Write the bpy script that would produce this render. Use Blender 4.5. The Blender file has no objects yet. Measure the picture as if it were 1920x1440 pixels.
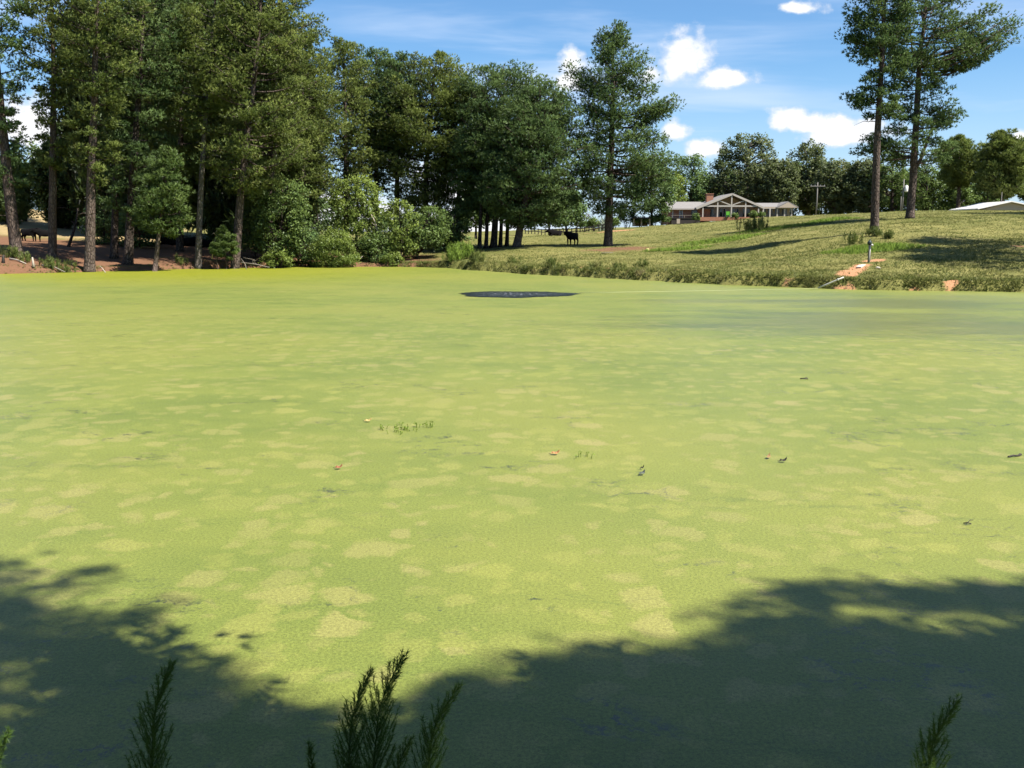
import bpy, math, random
import numpy as np
from mathutils import Vector

# ------------------------------------------------------------------ camera, world, sun, exposure
SC = bpy.context.scene
COL = SC.collection
F = 1730.0                      # focal length in photo pixels (1920 wide)
CAM_H = 3.2
PITCH = math.atan((720 - 437) / F)
CP, SP = math.cos(PITCH), math.sin(PITCH)

cam_d = bpy.data.cameras.new('camera')
cam = bpy.data.objects.new('camera', cam_d)
COL.objects.link(cam)
cam.location = (0, 0, CAM_H)
cam.rotation_euler = (math.pi / 2 - PITCH, 0, 0)
cam_d.sensor_width = 36
cam_d.lens = 36 * F / 1920
cam_d.clip_start = 0.05
cam_d.clip_end = 4000
SC.camera = cam

SUN_EL = math.radians(57)
SUN_AZ = math.radians(119)      # clockwise from the viewing direction
SUN = np.array([math.cos(SUN_EL) * math.sin(SUN_AZ), math.cos(SUN_EL) * math.cos(SUN_AZ), math.sin(SUN_EL)])
sd = bpy.data.lights.new('sun', 'SUN')
sd.energy = 5.0
sd.angle = math.radians(0.53)
sd.color = (1.0, 0.95, 0.86)
so = bpy.data.objects.new('sun', sd)
COL.objects.link(so)
so.location = (20, -20, 60)
so.rotation_euler = Vector(SUN).to_track_quat('Z', 'Y').to_euler()

SC.view_settings.view_transform = 'Standard'
SC.view_settings.look = 'None'
SC.view_settings.gamma = 1
SC.view_settings.use_curve_mapping = False
SC.view_settings.exposure = 1.30
SC.render.engine = 'CYCLES'
SC.cycles.max_bounces = 6
SC.cycles.diffuse_bounces = 3
SC.cycles.glossy_bounces = 2
SC.cycles.transmission_bounces = 3
SC.cycles.caustics_reflective = False
SC.cycles.caustics_refractive = False

SKY_STRENGTH = 0.050
ALBEDO = 0.625            # common scale of all base colours, set against the exposure above


class G:
    """small node-graph helper"""
    def __init__(self, tree):
        self.t = tree
        self.n = tree.nodes
        self.l = tree.links

    def node(self, kind, **kw):
        nd = self.n.new(kind)
        for k, v in kw.items():
            setattr(nd, k, v)
        return nd

    def put(self, sock, val):
        if isinstance(val, bpy.types.NodeSocket):
            self.l.new(val, sock)
        elif val is not None:
            if hasattr(sock, 'default_value'):
                dv = sock.default_value
                if hasattr(dv, '__len__') and not hasattr(val, '__len__'):
                    val = [val] * len(dv)
                if hasattr(dv, '__len__') and len(dv) == 4 and len(val) == 3:
                    val = (*val, 1)
                sock.default_value = val

    def m(self, op, a, b=None, c=None, clamp=False):
        nd = self.node('ShaderNodeMath', operation=op, use_clamp=clamp)
        for i, v in enumerate((a, b, c)):
            if v is not None:
                self.put(nd.inputs[i], v)
        return nd.outputs[0]

    def vm(self, op, a, b=None, scale=None):
        nd = self.node('ShaderNodeVectorMath', operation=op)
        self.put(nd.inputs[0], a)
        if b is not None:
            self.put(nd.inputs[1], b)
        if scale is not None:
            self.put(nd.inputs['Scale'], scale)
        return nd.outputs['Value'] if op in ('LENGTH', 'DISTANCE', 'DOT_PRODUCT') else nd.outputs['Vector']

    def step(self, x, lo, hi):
        nd = self.node('ShaderNodeMapRange', interpolation_type='SMOOTHSTEP')
        self.put(nd.inputs['Value'], x)
        nd.inputs['From Min'].default_value = lo
        nd.inputs['From Max'].default_value = hi
        return nd.outputs['Result']

    def lin(self, x, lo, hi, a=0.0, b=1.0):
        nd = self.node('ShaderNodeMapRange')
        self.put(nd.inputs['Value'], x)
        for k, v in (('From Min', lo), ('From Max', hi), ('To Min', a), ('To Max', b)):
            nd.inputs[k].default_value = v
        return nd.outputs['Result']

    def mix(self, fac, a, b, blend='MIX'):
        nd = self.node('ShaderNodeMix', data_type='RGBA', blend_type=blend)
        self.put(nd.inputs[0], fac)
        self.put(nd.inputs[6], a)
        self.put(nd.inputs[7], b)
        return nd.outputs[2]

    def noise(self, vec, scale, detail=3, rough=0.5, dim='3D', dist=0.0, color=False):
        nd = self.node('ShaderNodeTexNoise', noise_dimensions=dim)
        self.put(nd.inputs['Vector'], vec)
        nd.inputs['Scale'].default_value = scale
        nd.inputs['Detail'].default_value = detail
        nd.inputs['Roughness'].default_value = rough
        nd.inputs['Distortion'].default_value = dist
        return nd.outputs['Color' if color else 'Fac']

    def mapping(self, vec, scale=(1, 1, 1), rot=(0, 0, 0), loc=(0, 0, 0)):
        nd = self.node('ShaderNodeMapping')
        self.put(nd.inputs['Vector'], vec)
        nd.inputs['Scale'].default_value = scale
        nd.inputs['Rotation'].default_value = rot
        nd.inputs['Location'].default_value = loc
        return nd.outputs[0]

    def sep(self, vec):
        nd = self.node('ShaderNodeSeparateXYZ')
        self.put(nd.inputs[0], vec)
        return nd.outputs[0], nd.outputs[1], nd.outputs[2]

    def comb(self, x, y, z=0.0):
        nd = self.node('ShaderNodeCombineXYZ')
        self.put(nd.inputs[0], x); self.put(nd.inputs[1], y); self.put(nd.inputs[2], z)
        return nd.outputs[0]


def ray(px, py):
    cx, cy = (px - 960) / F, (720 - py) / F
    return cx, CP + cy * SP, -SP + cy * CP


def P(px, py, D):
    """the world point that lies D metres ahead on the sight line of a photo pixel"""
    x, y, z = ray(px, py)
    return np.array([x / y * D, D, CAM_H + z / y * D])


def W(px, py, z=0.0):
    """the world point where a sight line meets the level z"""
    x, y, zz = ray(px, py)
    t = (z - CAM_H) / zz
    return np.array([x * t, y * t, z])


# ---- sky
world = bpy.data.worlds.new('World')
SC.world = world
world.use_nodes = True
g = G(world.node_tree)
g.n.clear()
sky = g.node('ShaderNodeTexSky', sky_type='NISHITA', sun_disc=False, sun_elevation=SUN_EL, sun_rotation=SUN_AZ,
             altitude=200, air_density=1.0, dust_density=0.6, ozone_density=2.2)
skyc = g.mix(1.0, sky.outputs[0], (0.80, 1.12, 1.36), 'MULTIPLY')
dirv = g.node('ShaderNodeTexCoord').outputs['Generated']
dx, dy, dz = g.sep(dirv)
dyc = g.m('MAXIMUM', dy, 0.05)
cu = g.m('DIVIDE', dx, dyc)
cv = g.m('DIVIDE', dz, dyc)
uv = g.comb(cu, cv)
n1 = g.noise(g.mapping(uv, (1, 1.25, 1)), 17, 6, 0.55)
n2 = g.noise(g.mapping(uv, (1, 1.2, 1), loc=(3, 7, 1)), 60, 4, 0.6)
nz = g.m('ADD', g.m('MULTIPLY', g.m('SUBTRACT', n1, 0.5), 2.5), g.m('MULTIPLY', g.m('SUBTRACT', n2, 0.5), 0.9))
# cumulus: (centre px, py, half width, half height up, half height down, softness)
CLOUDS = [(1268, 122, 62, 54, 36, 1), (1222, 140, 46, 34, 28, 1), (1066, 118, 34, 30, 26, 1), (1062, 152, 30, 24, 20, 1.4),
          (1367, 148, 64, 22, 15, 1), (1495, 17, 48, 15, 11, 1), (1508, 234, 78, 32, 18, 1), (1586, 258, 92, 38, 20, 1),
          (1264, 248, 30, 24, 18, 1), (1318, 280, 46, 20, 18, 1.2), (60, 232, 70, 66, 44, 1), (120, 300, 70, 40, 30, 1),
          (640, 400, 150, 50, 50, 1), (880, 330, 130, 60, 60, 1), (900, 420, 190, 40, 40, 1), (1910, 262, 40, 24, 20, 1.5),
          (-250, 260, 150, 70, 40, 1), (2150, 200, 120, 50, 30, 1), (2420, 300, 170, 60, 36, 1), (330, 60, 70, 30, 20, 1.3)]
best = None
for (px, py, a, bu, bd, soft) in CLOUDS:
    rx, ry, rz = ray(px, py)
    u0, v0 = rx / ry, rz / ry
    du = g.m('DIVIDE', g.m('SUBTRACT', cu, u0), a / F)
    dvv = g.m('SUBTRACT', cv, v0)
    up = g.m('DIVIDE', g.m('MAXIMUM', dvv, 0.0), bu / F)
    dn = g.m('DIVIDE', g.m('MINIMUM', dvv, 0.0), bd / F)
    vv = g.m('ADD', up, dn)
    d = g.m('SUBTRACT', 1.0, g.m('SQRT', g.m('ADD', g.m('MULTIPLY', du, du), g.m('MULTIPLY', vv, vv))))
    d = g.m('MAXIMUM', d, -1.2)
    best = d if best is None else g.m('MAXIMUM', best, d)
field = g.m('ADD', best, nz)
front = g.step(dy, 0.05, 0.3)
cum_f = g.m('MULTIPLY', g.step(field, -0.10, 0.50), front)
# the same fair-weather cumulus over the rest of the dome
pl = g.vm('SCALE', g.comb(dx, dy), scale=g.m('DIVIDE', 1.0, g.m('ADD', g.m('MAXIMUM', dz, 0.0), 0.12)))
gn = g.noise(pl, 2.1, 6, 0.55)
cum_b = g.m('MULTIPLY', g.m('MULTIPLY', g.step(gn, 0.58, 0.66), g.m('SUBTRACT', 1.0, g.step(dy, -0.1, 0.35))), g.step(dz, 0.02, 0.15))
cum = g.m('MAXIMUM', cum_f, cum_b)
# thin cirrus in long bands
cir = g.noise(g.mapping(uv, (1.6, 17, 1), rot=(0, 0, math.radians(5)), loc=(1.3, 0.2, 0)), 1.15, 5, 0.55, dist=0.5)
cir2 = g.noise(g.mapping(uv, (3, 8, 1)), 1.0, 3, 0.5)
cirm = g.m('MULTIPLY', g.m('MULTIPLY', g.step(cir, 0.42, 0.72), g.step(cir2, 0.25, 0.55)), 0.66)
low = g.m('MULTIPLY', g.m('SUBTRACT', 1.0, g.step(dz, 0.0, 0.18)), 0.56)          # paler towards the horizon
wisp = g.m('MAXIMUM', g.m('MULTIPLY', cirm, front), low)
k = 0.625 / SKY_STRENGTH
skyc = g.mix(wisp, skyc, (0.49 * k, 0.585 * k, 0.74 * k))
shade = g.step(field, 0.1, 0.8)
cc = g.mix(shade, (0.56 * k, 0.60 * k, 0.67 * k), (0.80 * k, 0.80 * k, 0.81 * k))
skyc = g.mix(cum, skyc, cc)
bg = g.node('ShaderNodeBackground')
g.put(bg.inputs[0], skyc)
bg.inputs[1].default_value = SKY_STRENGTH
g.l.new(bg.outputs[0], g.node('ShaderNodeOutputWorld').inputs[0])

# ------------------------------------------------------------------ object helpers


def tag(o, label=None, cat=None, group=None, kind=None):
    for kk, v in (('label', label), ('category', cat), ('group', group), ('kind', kind)):
        if v:
            o[kk] = v
    return o


def empty(name, loc, label=None, cat=None, group=None):
    o = bpy.data.objects.new(name, None)
    COL.objects.link(o)
    o.location = [float(v) for v in loc]
    o.empty_display_size = 0.3
    return tag(o, label, cat, group)


class MB:
    """collects triangles, builds ONE mesh object"""
    def __init__(self):
        self.v, self.f, self.c, self.nn, self.n = [], [], [], [], 0

    def add(self, V, Fc, c=0.5, nrm=None):
        V = np.asarray(V, dtype=np.float64).reshape(-1, 3)
        Fc = np.asarray(Fc, dtype=np.int64).reshape(-1, 3)
        self.v.append(V)
        self.f.append(Fc + self.n)
        self.c.append(np.broadcast_to(np.asarray(c, dtype=np.float64), (len(V),)).copy())
        self.nn.append(np.zeros((len(V), 3)) if nrm is None else np.broadcast_to(np.asarray(nrm, dtype=np.float64), (len(V), 3)))
        self.n += len(V)
        return self

    def chevron(self, p, apex, q, th, lo, hi, axis=1):
        """two roof slabs meeting at a ridge"""
        self.prism([p, apex, (apex[0], apex[1] + th), (p[0], p[1] + th)], lo, hi, axis)
        return self.prism([apex, q, (q[0], q[1] + th), (apex[0], apex[1] + th)], lo, hi, axis)

    def quad(self, a, b, c, d):
        return self.add([a, b, c, d], [[0, 1, 2], [0, 2, 3]])

    def box(self, lo, hi):
        x0, y0, z0 = lo
        x1, y1, z1 = hi
        V = [(x0, y0, z0), (x1, y0, z0), (x1, y1, z0), (x0, y1, z0), (x0, y0, z1), (x1, y0, z1), (x1, y1, z1), (x0, y1, z1)]
        Q = [(0, 3, 2, 1), (4, 5, 6, 7), (0, 1, 5, 4), (1, 2, 6, 5), (2, 3, 7, 6), (3, 0, 4, 7)]
        return self.add(V, [t for q in Q for t in ((q[0], q[1], q[2]), (q[0], q[2], q[3]))])

    def bar(self, a, b, w, h):
        """box beam from a to b in the x-z plane, w deep (y), h thick"""
        a, b = np.array(a, float), np.array(b, float)
        d = (b - a) / np.linalg.norm(b - a)
        s = np.array([0, 1.0, 0])
        if abs(d[1]) > 0.9:
            s = np.array([1.0, 0, 0])
        n = np.cross(d, s)
        V = []
        for p in (a, b):
            for i, j in ((-1, -1), (1, -1), (1, 1), (-1, 1)):
                V.append(p + s * w / 2 * i + n * h / 2 * j)
        Q = [(0, 1, 2, 3), (7, 6, 5, 4), (0, 4, 5, 1), (1, 5, 6, 2), (2, 6, 7, 3), (3, 7, 4, 0)]
        return self.add(V, [t for q in Q for t in ((q[0], q[1], q[2]), (q[0], q[2], q[3]))])

    def prism(self, poly, lo, hi, axis=1):
        """polygon (list of (a, b)) extruded along an axis"""
        n = len(poly)
        V = []
        for e in (lo, hi):
            for (a, b) in poly:
                V.append((a, e, b) if axis == 1 else ((e, a, b) if axis == 0 else (a, b, e)))
        T = [(0, i, i + 1) for i in range(1, n - 1)] + [(n, n + i + 1, n + i) for i in range(1, n - 1)]
        for i in range(n):
            j = (i + 1) % n
            T += [(i, n + i, n + j), (i, n + j, j)]
        return self.add(V, T)

    def tube(self, pts, radii, sides=6, c=0.5):
        pts = np.asarray(pts, float)
        n = len(pts)
        radii = np.broadcast_to(np.asarray(radii, float), (n,))
        tg = np.gradient(pts, axis=0)
        tg /= np.linalg.norm(tg, axis=1)[:, None] + 1e-9
        ref = np.array([0, 0, 1.0]) if abs(tg[n // 2, 2]) < 0.8 else np.array([1.0, 0, 0])
        s = np.cross(tg, ref)
        s /= np.linalg.norm(s, axis=1)[:, None] + 1e-9
        t = np.cross(tg, s)
        ang = np.arange(sides) * 2 * math.pi / sides
        V = pts[:, None, :] + radii[:, None, None] * (np.cos(ang)[None, :, None] * s[:, None, :] + np.sin(ang)[None, :, None] * t[:, None, :])
        i = np.arange(n - 1)[:, None] * sides
        k0 = np.arange(sides)[None, :]
        k1 = (k0 + 1) % sides
        a, b, cq, d = i + k0, i + k1, i + sides + k1, i + sides + k0
        T = np.concatenate([np.stack([a, b, cq], -1).reshape(-1, 3), np.stack([a, cq, d], -1).reshape(-1, 3)])
        V = V.reshape(-1, 3)
        caps = [(0, k + 1, k) for k in range(1, sides - 1)] + [((n - 1) * sides, (n - 1) * sides + k, (n - 1) * sides + k + 1) for k in range(1, sides - 1)]
        return self.add(V, np.concatenate([T, np.array(caps, dtype=np.int64).reshape(-1, 3)]), c)

    def mesh(self, name, mat, origin=(0, 0, 0), smooth=False):
        me = bpy.data.meshes.new(name)
        V = np.concatenate(self.v) - np.asarray(origin, float)
        T = np.concatenate(self.f)
        cc = np.concatenate(self.c)
        me.vertices.add(len(V))
        me.vertices.foreach_set('co', V.astype(np.float32).ravel())
        me.loops.add(len(T) * 3)
        me.loops.foreach_set('vertex_index', T.astype(np.int32).ravel())
        me.polygons.add(len(T))
        me.polygons.foreach_set('loop_start', np.arange(0, len(T) * 3, 3, dtype=np.int32))
        if smooth:
            me.polygons.foreach_set('use_smooth', np.ones(len(T), dtype=bool))
        else:
            me.polygons.foreach_set('use_smooth', np.zeros(len(T), dtype=bool))
        at = me.attributes.new('tint', 'FLOAT', 'POINT')
        at.data.foreach_set('value', cc.astype(np.float32))
        nv = np.concatenate(self.nn)
        if np.abs(nv).max() > 0:
            at = me.attributes.new('clump', 'FLOAT_VECTOR', 'POINT')
            at.data.foreach_set('vector', nv.astype(np.float32).ravel())
        me.update(calc_edges=True)
        if mat:
            me.materials.append(mat)
        return me

    def build(self, name, mat, parent=None, origin=(0, 0, 0), smooth=False):
        o = bpy.data.objects.new(name, self.mesh(name, mat, origin, smooth))
        COL.objects.link(o)
        if parent:
            o.parent = parent
        else:
            o.location = [float(v) for v in origin]
        return o


def copy_tree(o, parent=None):
    c = o.copy()
    COL.objects.link(c)
    c.parent = parent
    for ch in list(o.children):
        copy_tree(ch, c)
    return c


def unit(a):
    return a / (np.linalg.norm(a, axis=-1, keepdims=True) + 1e-9)


def blades(rng, C, A, L, w, K, spread, c):
    """K thin needle blades leaving each centre C round the axis A"""
    N = len(C)
    d = unit(A[:, None, :] + spread * rng.normal(size=(N, K, 3)))
    p = unit(np.cross(d, rng.normal(size=(N, K, 3))))
    ln = L * rng.uniform(0.7, 1.15, (N, K, 1))
    c0 = C[:, None, :] + 0.03 * L * rng.normal(size=(N, K, 3))
    V = np.stack([c0 - p * w / 2, c0 + p * w / 2, c0 + d * ln], axis=2).reshape(-1, 3)
    return V, np.arange(N * K * 3).reshape(-1, 3), np.repeat(c, K * 3)


def leaf_faces(rng, C, s, droop, c):
    N = len(C)
    d = rng.normal(size=(N, 3))
    d[:, 2] = d[:, 2] * 0.6 - droop
    d = unit(d)
    p = unit(np.cross(d, rng.normal(size=(N, 3)) * 0.7 + np.array([0, 0, 1.0])))
    ss = (s * rng.uniform(0.6, 1.25, N))[:, None]
    V = np.stack([C - d * ss * 0.5, C + p * ss * 0.3, C + d * ss * 0.5, C - p * ss * 0.3], axis=1).reshape(-1, 3)
    b = np.arange(N)[:, None] * 4
    T = np.concatenate([b + np.array([0, 1, 2]), b + np.array([0, 2, 3])])
    return V, T, np.repeat(c, 4)


# ------------------------------------------------------------------ materials
MATS = {}


def mat_new(name):
    m = bpy.data.materials.new(name)
    m.use_nodes = True
    gg = G(m.node_tree)
    gg.n.clear()
    return m, gg


def out(gg, shader):
    gg.l.new(shader, gg.node('ShaderNodeOutputMaterial').inputs[0])


def principled(gg, color, rough=0.8, spec=0.3, normal=None, metal=0.0):
    b = gg.node('ShaderNodeBsdfPrincipled')
    gg.put(b.inputs['Base Color'], gg.mix(1.0, color, (ALBEDO, ALBEDO, ALBEDO), 'MULTIPLY'))
    gg.put(b.inputs['Roughness'], rough)
    gg.put(b.inputs['Specular IOR Level'], spec)
    b.inputs['Metallic'].default_value = metal
    if normal is not None:
        gg.l.new(normal, b.inputs['Normal'])
    return b.outputs[0]


def bump(gg, h, strength=0.3, dist=0.05):
    b = gg.node('ShaderNodeBump')
    b.inputs['Strength'].default_value = strength
    b.inputs['Distance'].default_value = dist
    gg.l.new(h, b.inputs['Height'])
    return b.outputs[0]


def foliage(name, dark, light, brown, trans=0.28, brown_amt=0.12):
    m, gg = mat_new(name)
    at = gg.node('ShaderNodeAttribute', attribute_name='tint').outputs['Fac']
    geo = gg.node('ShaderNodeNewGeometry').outputs['Position']
    n = gg.noise(geo, 0.35, 2)
    f = gg.m('ADD', gg.m('MULTIPLY', at, 0.75), gg.m('MULTIPLY', gg.m('SUBTRACT', n, 0.5), 0.9), clamp=True)
    col = gg.mix(f, dark, light)
    n2 = gg.noise(geo, 0.9, 2)
    col = gg.mix(gg.m('MULTIPLY', gg.step(n2, 0.60, 0.74), brown_amt * 3), col, brown)
    col = gg.mix(1.0, col, (ALBEDO, ALBEDO, ALBEDO), 'MULTIPLY')
    # leaves of a clump shade together: the clump's outward direction leads the single blade's normal
    cn = gg.node('ShaderNodeAttribute', attribute_name='clump').outputs['Vector']
    nrm = gg.vm('NORMALIZE', gg.vm('ADD', gg.vm('SCALE', cn, scale=1.15), gg.vm('SCALE', gg.node('ShaderNodeNewGeometry').outputs['Normal'], scale=0.75)))
    d = gg.node('ShaderNodeBsdfDiffuse'); gg.put(d.inputs[0], col); gg.l.new(nrm, d.inputs['Normal'])
    t = gg.node('ShaderNodeBsdfTranslucent'); gg.put(t.inputs[0], gg.mix(0.5, col, (0.10, 0.14, 0.02)))
    mx = gg.node('ShaderNodeMixShader'); mx.inputs[0].default_value = trans
    gg.l.new(d.outputs[0], mx.inputs[1]); gg.l.new(t.outputs[0], mx.inputs[2])
    gl = gg.node('ShaderNodeBsdfGlossy'); gl.inputs['Roughness'].default_value = 0.45
    gg.put(gl.inputs[0], (0.8, 0.85, 0.8))
    m2 = gg.node('ShaderNodeMixShader'); m2.inputs[0].default_value = 0.015
    gg.l.new(mx.outputs[0], m2.inputs[1]); gg.l.new(gl.outputs[0], m2.inputs[2])
    out(gg, m2.outputs[0])
    return m


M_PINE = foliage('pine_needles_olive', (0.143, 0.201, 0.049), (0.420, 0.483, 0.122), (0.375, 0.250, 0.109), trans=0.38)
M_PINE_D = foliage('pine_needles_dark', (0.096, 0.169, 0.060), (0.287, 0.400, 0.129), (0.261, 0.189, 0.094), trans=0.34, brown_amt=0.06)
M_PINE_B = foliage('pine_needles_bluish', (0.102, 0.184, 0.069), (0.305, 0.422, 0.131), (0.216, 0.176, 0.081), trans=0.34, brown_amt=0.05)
M_LEAF = foliage('leaves_mid_green', (0.109, 0.177, 0.050), (0.279, 0.380, 0.103), (0.270, 0.216, 0.089), trans=0.36, brown_amt=0.05)
M_LEAF_L = foliage('leaves_light_green', (0.159, 0.230, 0.047), (0.373, 0.461, 0.095), (0.312, 0.264, 0.096), trans=0.4, brown_amt=0.05)
M_OAK = foliage('oak_leaves', (0.116, 0.154, 0.068), (0.272, 0.296, 0.133), (0.330, 0.240, 0.138), trans=0.34, brown_amt=0.16)
M_GRASS = foliage('grass_blades', (0.122, 0.151, 0.034), (0.262, 0.250, 0.076), (0.339, 0.249, 0.122), trans=0.2, brown_amt=0.2)
M_LUSH = foliage('lush_grass_blades', (0.189, 0.297, 0.041), (0.351, 0.486, 0.081), (0.405, 0.432, 0.108), trans=0.3, brown_amt=0.04)
M_WEED = foliage('weed_leaves', (0.105, 0.145, 0.032), (0.235, 0.265, 0.070), (0.3, 0.24, 0.11), trans=0.3, brown_amt=0.15)
M_FENNEL = foliage('fennel_leaves', (0.095, 0.190, 0.040), (0.185, 0.310, 0.065), (0.2, 0.2, 0.06), trans=0.4, brown_amt=0.05)
M_PURPLE = foliage('smoky_leaves', (0.13, 0.105, 0.105), (0.24, 0.20, 0.19), (0.2, 0.15, 0.13), trans=0.15)


def bark(name, c0, c1, c2):
    m, gg = mat_new(name)
    oc = gg.node('ShaderNodeTexCoord').outputs['Object']
    mp = gg.mapping(oc, (1, 1, 0.32))
    v = gg.node('ShaderNodeTexVoronoi', feature='DISTANCE_TO_EDGE')
    gg.put(v.inputs['Vector'], gg.vm('ADD', mp, gg.vm('SCALE', gg.noise(mp, 5, 3, color=True), scale=0.12)))
    v.inputs['Scale'].default_value = 7.5
    crack = gg.step(v.outputs['Distance'], 0.0, 0.22)
    n = gg.noise(mp, 3.5, 5, 0.65)
    col = gg.mix(gg.step(n, 0.32, 0.68), c0, c1)
    col = gg.mix(crack, c2, col)
    h = gg.m('ADD', crack, gg.m('MULTIPLY', n, 0.6))
    out(gg, principled(gg, col, 0.9, 0.15, bump(gg, h, 0.8, 0.05)))
    return m


M_BARK = bark('pine_bark', (0.140, 0.098, 0.078), (0.235, 0.185, 0.152), (0.085, 0.062, 0.052))
M_BARK_D = bark('dark_bark', (0.10, 0.075, 0.060), (0.17, 0.135, 0.110), (0.04, 0.030, 0.026))
M_BARK_G = bark('grey_bark', (0.20, 0.172, 0.148), (0.31, 0.275, 0.24), (0.13, 0.110, 0.092))


def simple(name, c, rough=0.7, spec=0.3, vary=0.15, scale=6.0, metal=0.0):
    m, gg = mat_new(name)
    oc = gg.node('ShaderNodeTexCoord').outputs['Object']
    n = gg.noise(oc, scale, 4, 0.6)
    lo = tuple(x * (1 - vary) for x in c)
    hi = tuple(min(1.25, x * (1 + vary)) for x in c)
    out(gg, principled(gg, gg.mix(n, lo, hi), rough, spec, bump(gg, n, 0.1, 0.01), metal))
    return m


M_WHITE = simple('white_paint', (0.60, 0.54, 0.48), 0.6)
M_SIDING = simple('tan_siding', (0.58, 0.48, 0.38), 0.8)
M_GLASS = simple('dark_glass', (0.012, 0.014, 0.018), 0.08, 0.6)
M_WOOD = simple('weathered_wood', (0.30, 0.26, 0.21), 0.85, vary=0.35, scale=9)
M_WOOD_D = simple('dark_wood', (0.055, 0.045, 0.04), 0.85, vary=0.35, scale=9)
M_POLE = simple('pole_wood', (0.27, 0.25, 0.23), 0.85, vary=0.25)
M_METAL = simple('grey_metal', (0.62, 0.63, 0.64), 0.4, 0.5)
M_WMETAL = simple('white_metal_roof', (1.15, 1.10, 1.04), 0.45, 0.5, 0.08)
M_COW = simple('black_hide', (0.009, 0.008, 0.008), 0.9, 0.08, 0.4)
M_GREENCH = simple('lime_plastic', (0.16, 0.50, 0.05), 0.6)
M_PVC = simple('white_pvc', (0.80, 0.77, 0.70), 0.5, vary=0.1)
M_HOSE = simple('pale_hose', (0.46, 0.50, 0.24), 0.6)
M_CONC = simple('pale_concrete', (0.66, 0.58, 0.50), 0.85)
M_DGREEN = simple('dark_green_plastic', (0.03, 0.055, 0.05), 0.5)
M_DEADLEAF = simple('dead_leaf', (0.50, 0.24, 0.10), 0.7)
M_TWIG = simple('wet_twig', (0.045, 0.038, 0.030), 0.7)
M_STICK = simple('bleached_stick', (0.52, 0.45, 0.36), 0.8)
M_MULCH = simple('red_mulch', (0.33, 0.15, 0.10), 0.9, vary=0.4)


def roof_mat():
    m, gg = mat_new('grey_shingles')
    oc = gg.node('ShaderNodeTexCoord').outputs['Object']
    br = gg.node('ShaderNodeTexBrick')
    gg.put(br.inputs['Vector'], gg.mapping(oc, (1, 1, 1), rot=(math.radians(90), 0, 0)))
    br.inputs['Color1'].default_value = (0.25, 0.235, 0.225, 1)
    br.inputs['Color2'].default_value = (0.31, 0.29, 0.275, 1)
    br.inputs['Mortar'].default_value = (0.20, 0.19, 0.185, 1)
    br.inputs['Scale'].default_value = 3
    br.inputs['Mortar Size'].default_value = 0.02
    n = gg.noise(oc, 2.0, 4)
    out(gg, principled(gg, gg.mix(gg.m('MULTIPLY', n, 0.5), br.outputs[0], (0.36, 0.34, 0.325)), 0.9, 0.2))
    return m


def brick_mat():
    m, gg = mat_new('red_brick')
    oc = gg.node('ShaderNodeTexCoord').outputs['Object']
    br = gg.node('ShaderNodeTexBrick')
    gg.put(br.inputs['Vector'], gg.mapping(oc, (1, 1, 1), rot=(math.radians(90), 0, 0)))
    br.inputs['Color1'].default_value = (0.42, 0.17, 0.09, 1)
    br.inputs['Color2'].default_value = (0.52, 0.23, 0.13, 1)
    br.inputs['Mortar'].default_value = (0.45, 0.36, 0.30, 1)
    br.inputs['Scale'].default_value = 4.5
    br.inputs['Mortar Size'].default_value = 0.012
    out(gg, principled(gg, br.outputs[0], 0.9, 0.2, bump(gg, br.outputs['Fac'], 0.3, 0.01)))
    return m


M_ROOF, M_BRICK = roof_mat(), brick_mat()

# ------------------------------------------------------------------ terrain
SHORE_PX = [(0, 514), (100, 512), (200, 509), (300, 506), (400, 503.5), (500, 501.5), (560, 500.5), (640, 500.3), (700, 500.5), (770, 500.8), (820, 502),
            (860, 505), (900, 508), (950, 512), (1000, 515), (1100, 520), (1200, 526), (1300, 531), (1400, 536), (1500, 540), (1560, 542),
            (1640, 544), (1780, 546), (1920, 548)]
shore = [W(a, b)[:2] for a, b in SHORE_PX]
shore = [np.array(p) for p in [(-52, 50), (-51, 64), (-46.5, 71)]] + shore + [np.array(p) for p in
        [(34, 46), (43, 38), (44, 24), (34, 12), (22, 5.6), (12, 4.3), (6, 4.2), (1.5, 4.35), (-3, 4.2), (-8, 4.5), (-18, 6), (-32, 12), (-44, 26)]]
SH = np.array(shore)


def shore_sd(x, y):
    """signed distance to the shoreline: positive on land"""
    x = np.asarray(x, float).ravel(); y = np.asarray(y, float).ravel()
    best = np.full(x.shape, 1e9)
    inside = np.zeros(x.shape, bool)
    n = len(SH)
    for i in range(n):
        a, b = SH[i], SH[(i + 1) % n]
        d = b - a
        t = np.clip(((x - a[0]) * d[0] + (y - a[1]) * d[1]) / (d @ d), 0, 1)
        best = np.minimum(best, np.hypot(x - a[0] - t * d[0], y - a[1] - t * d[1]))
        cond = (a[1] > y) != (b[1] > y)
        with np.errstate(divide='ignore', invalid='ignore'):
            xi = a[0] + (y - a[1]) * d[0] / (d[1] if d[1] != 0 else 1e-9)
        inside ^= cond & (x < xi)
    return np.where(inside, -best, best)


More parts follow.
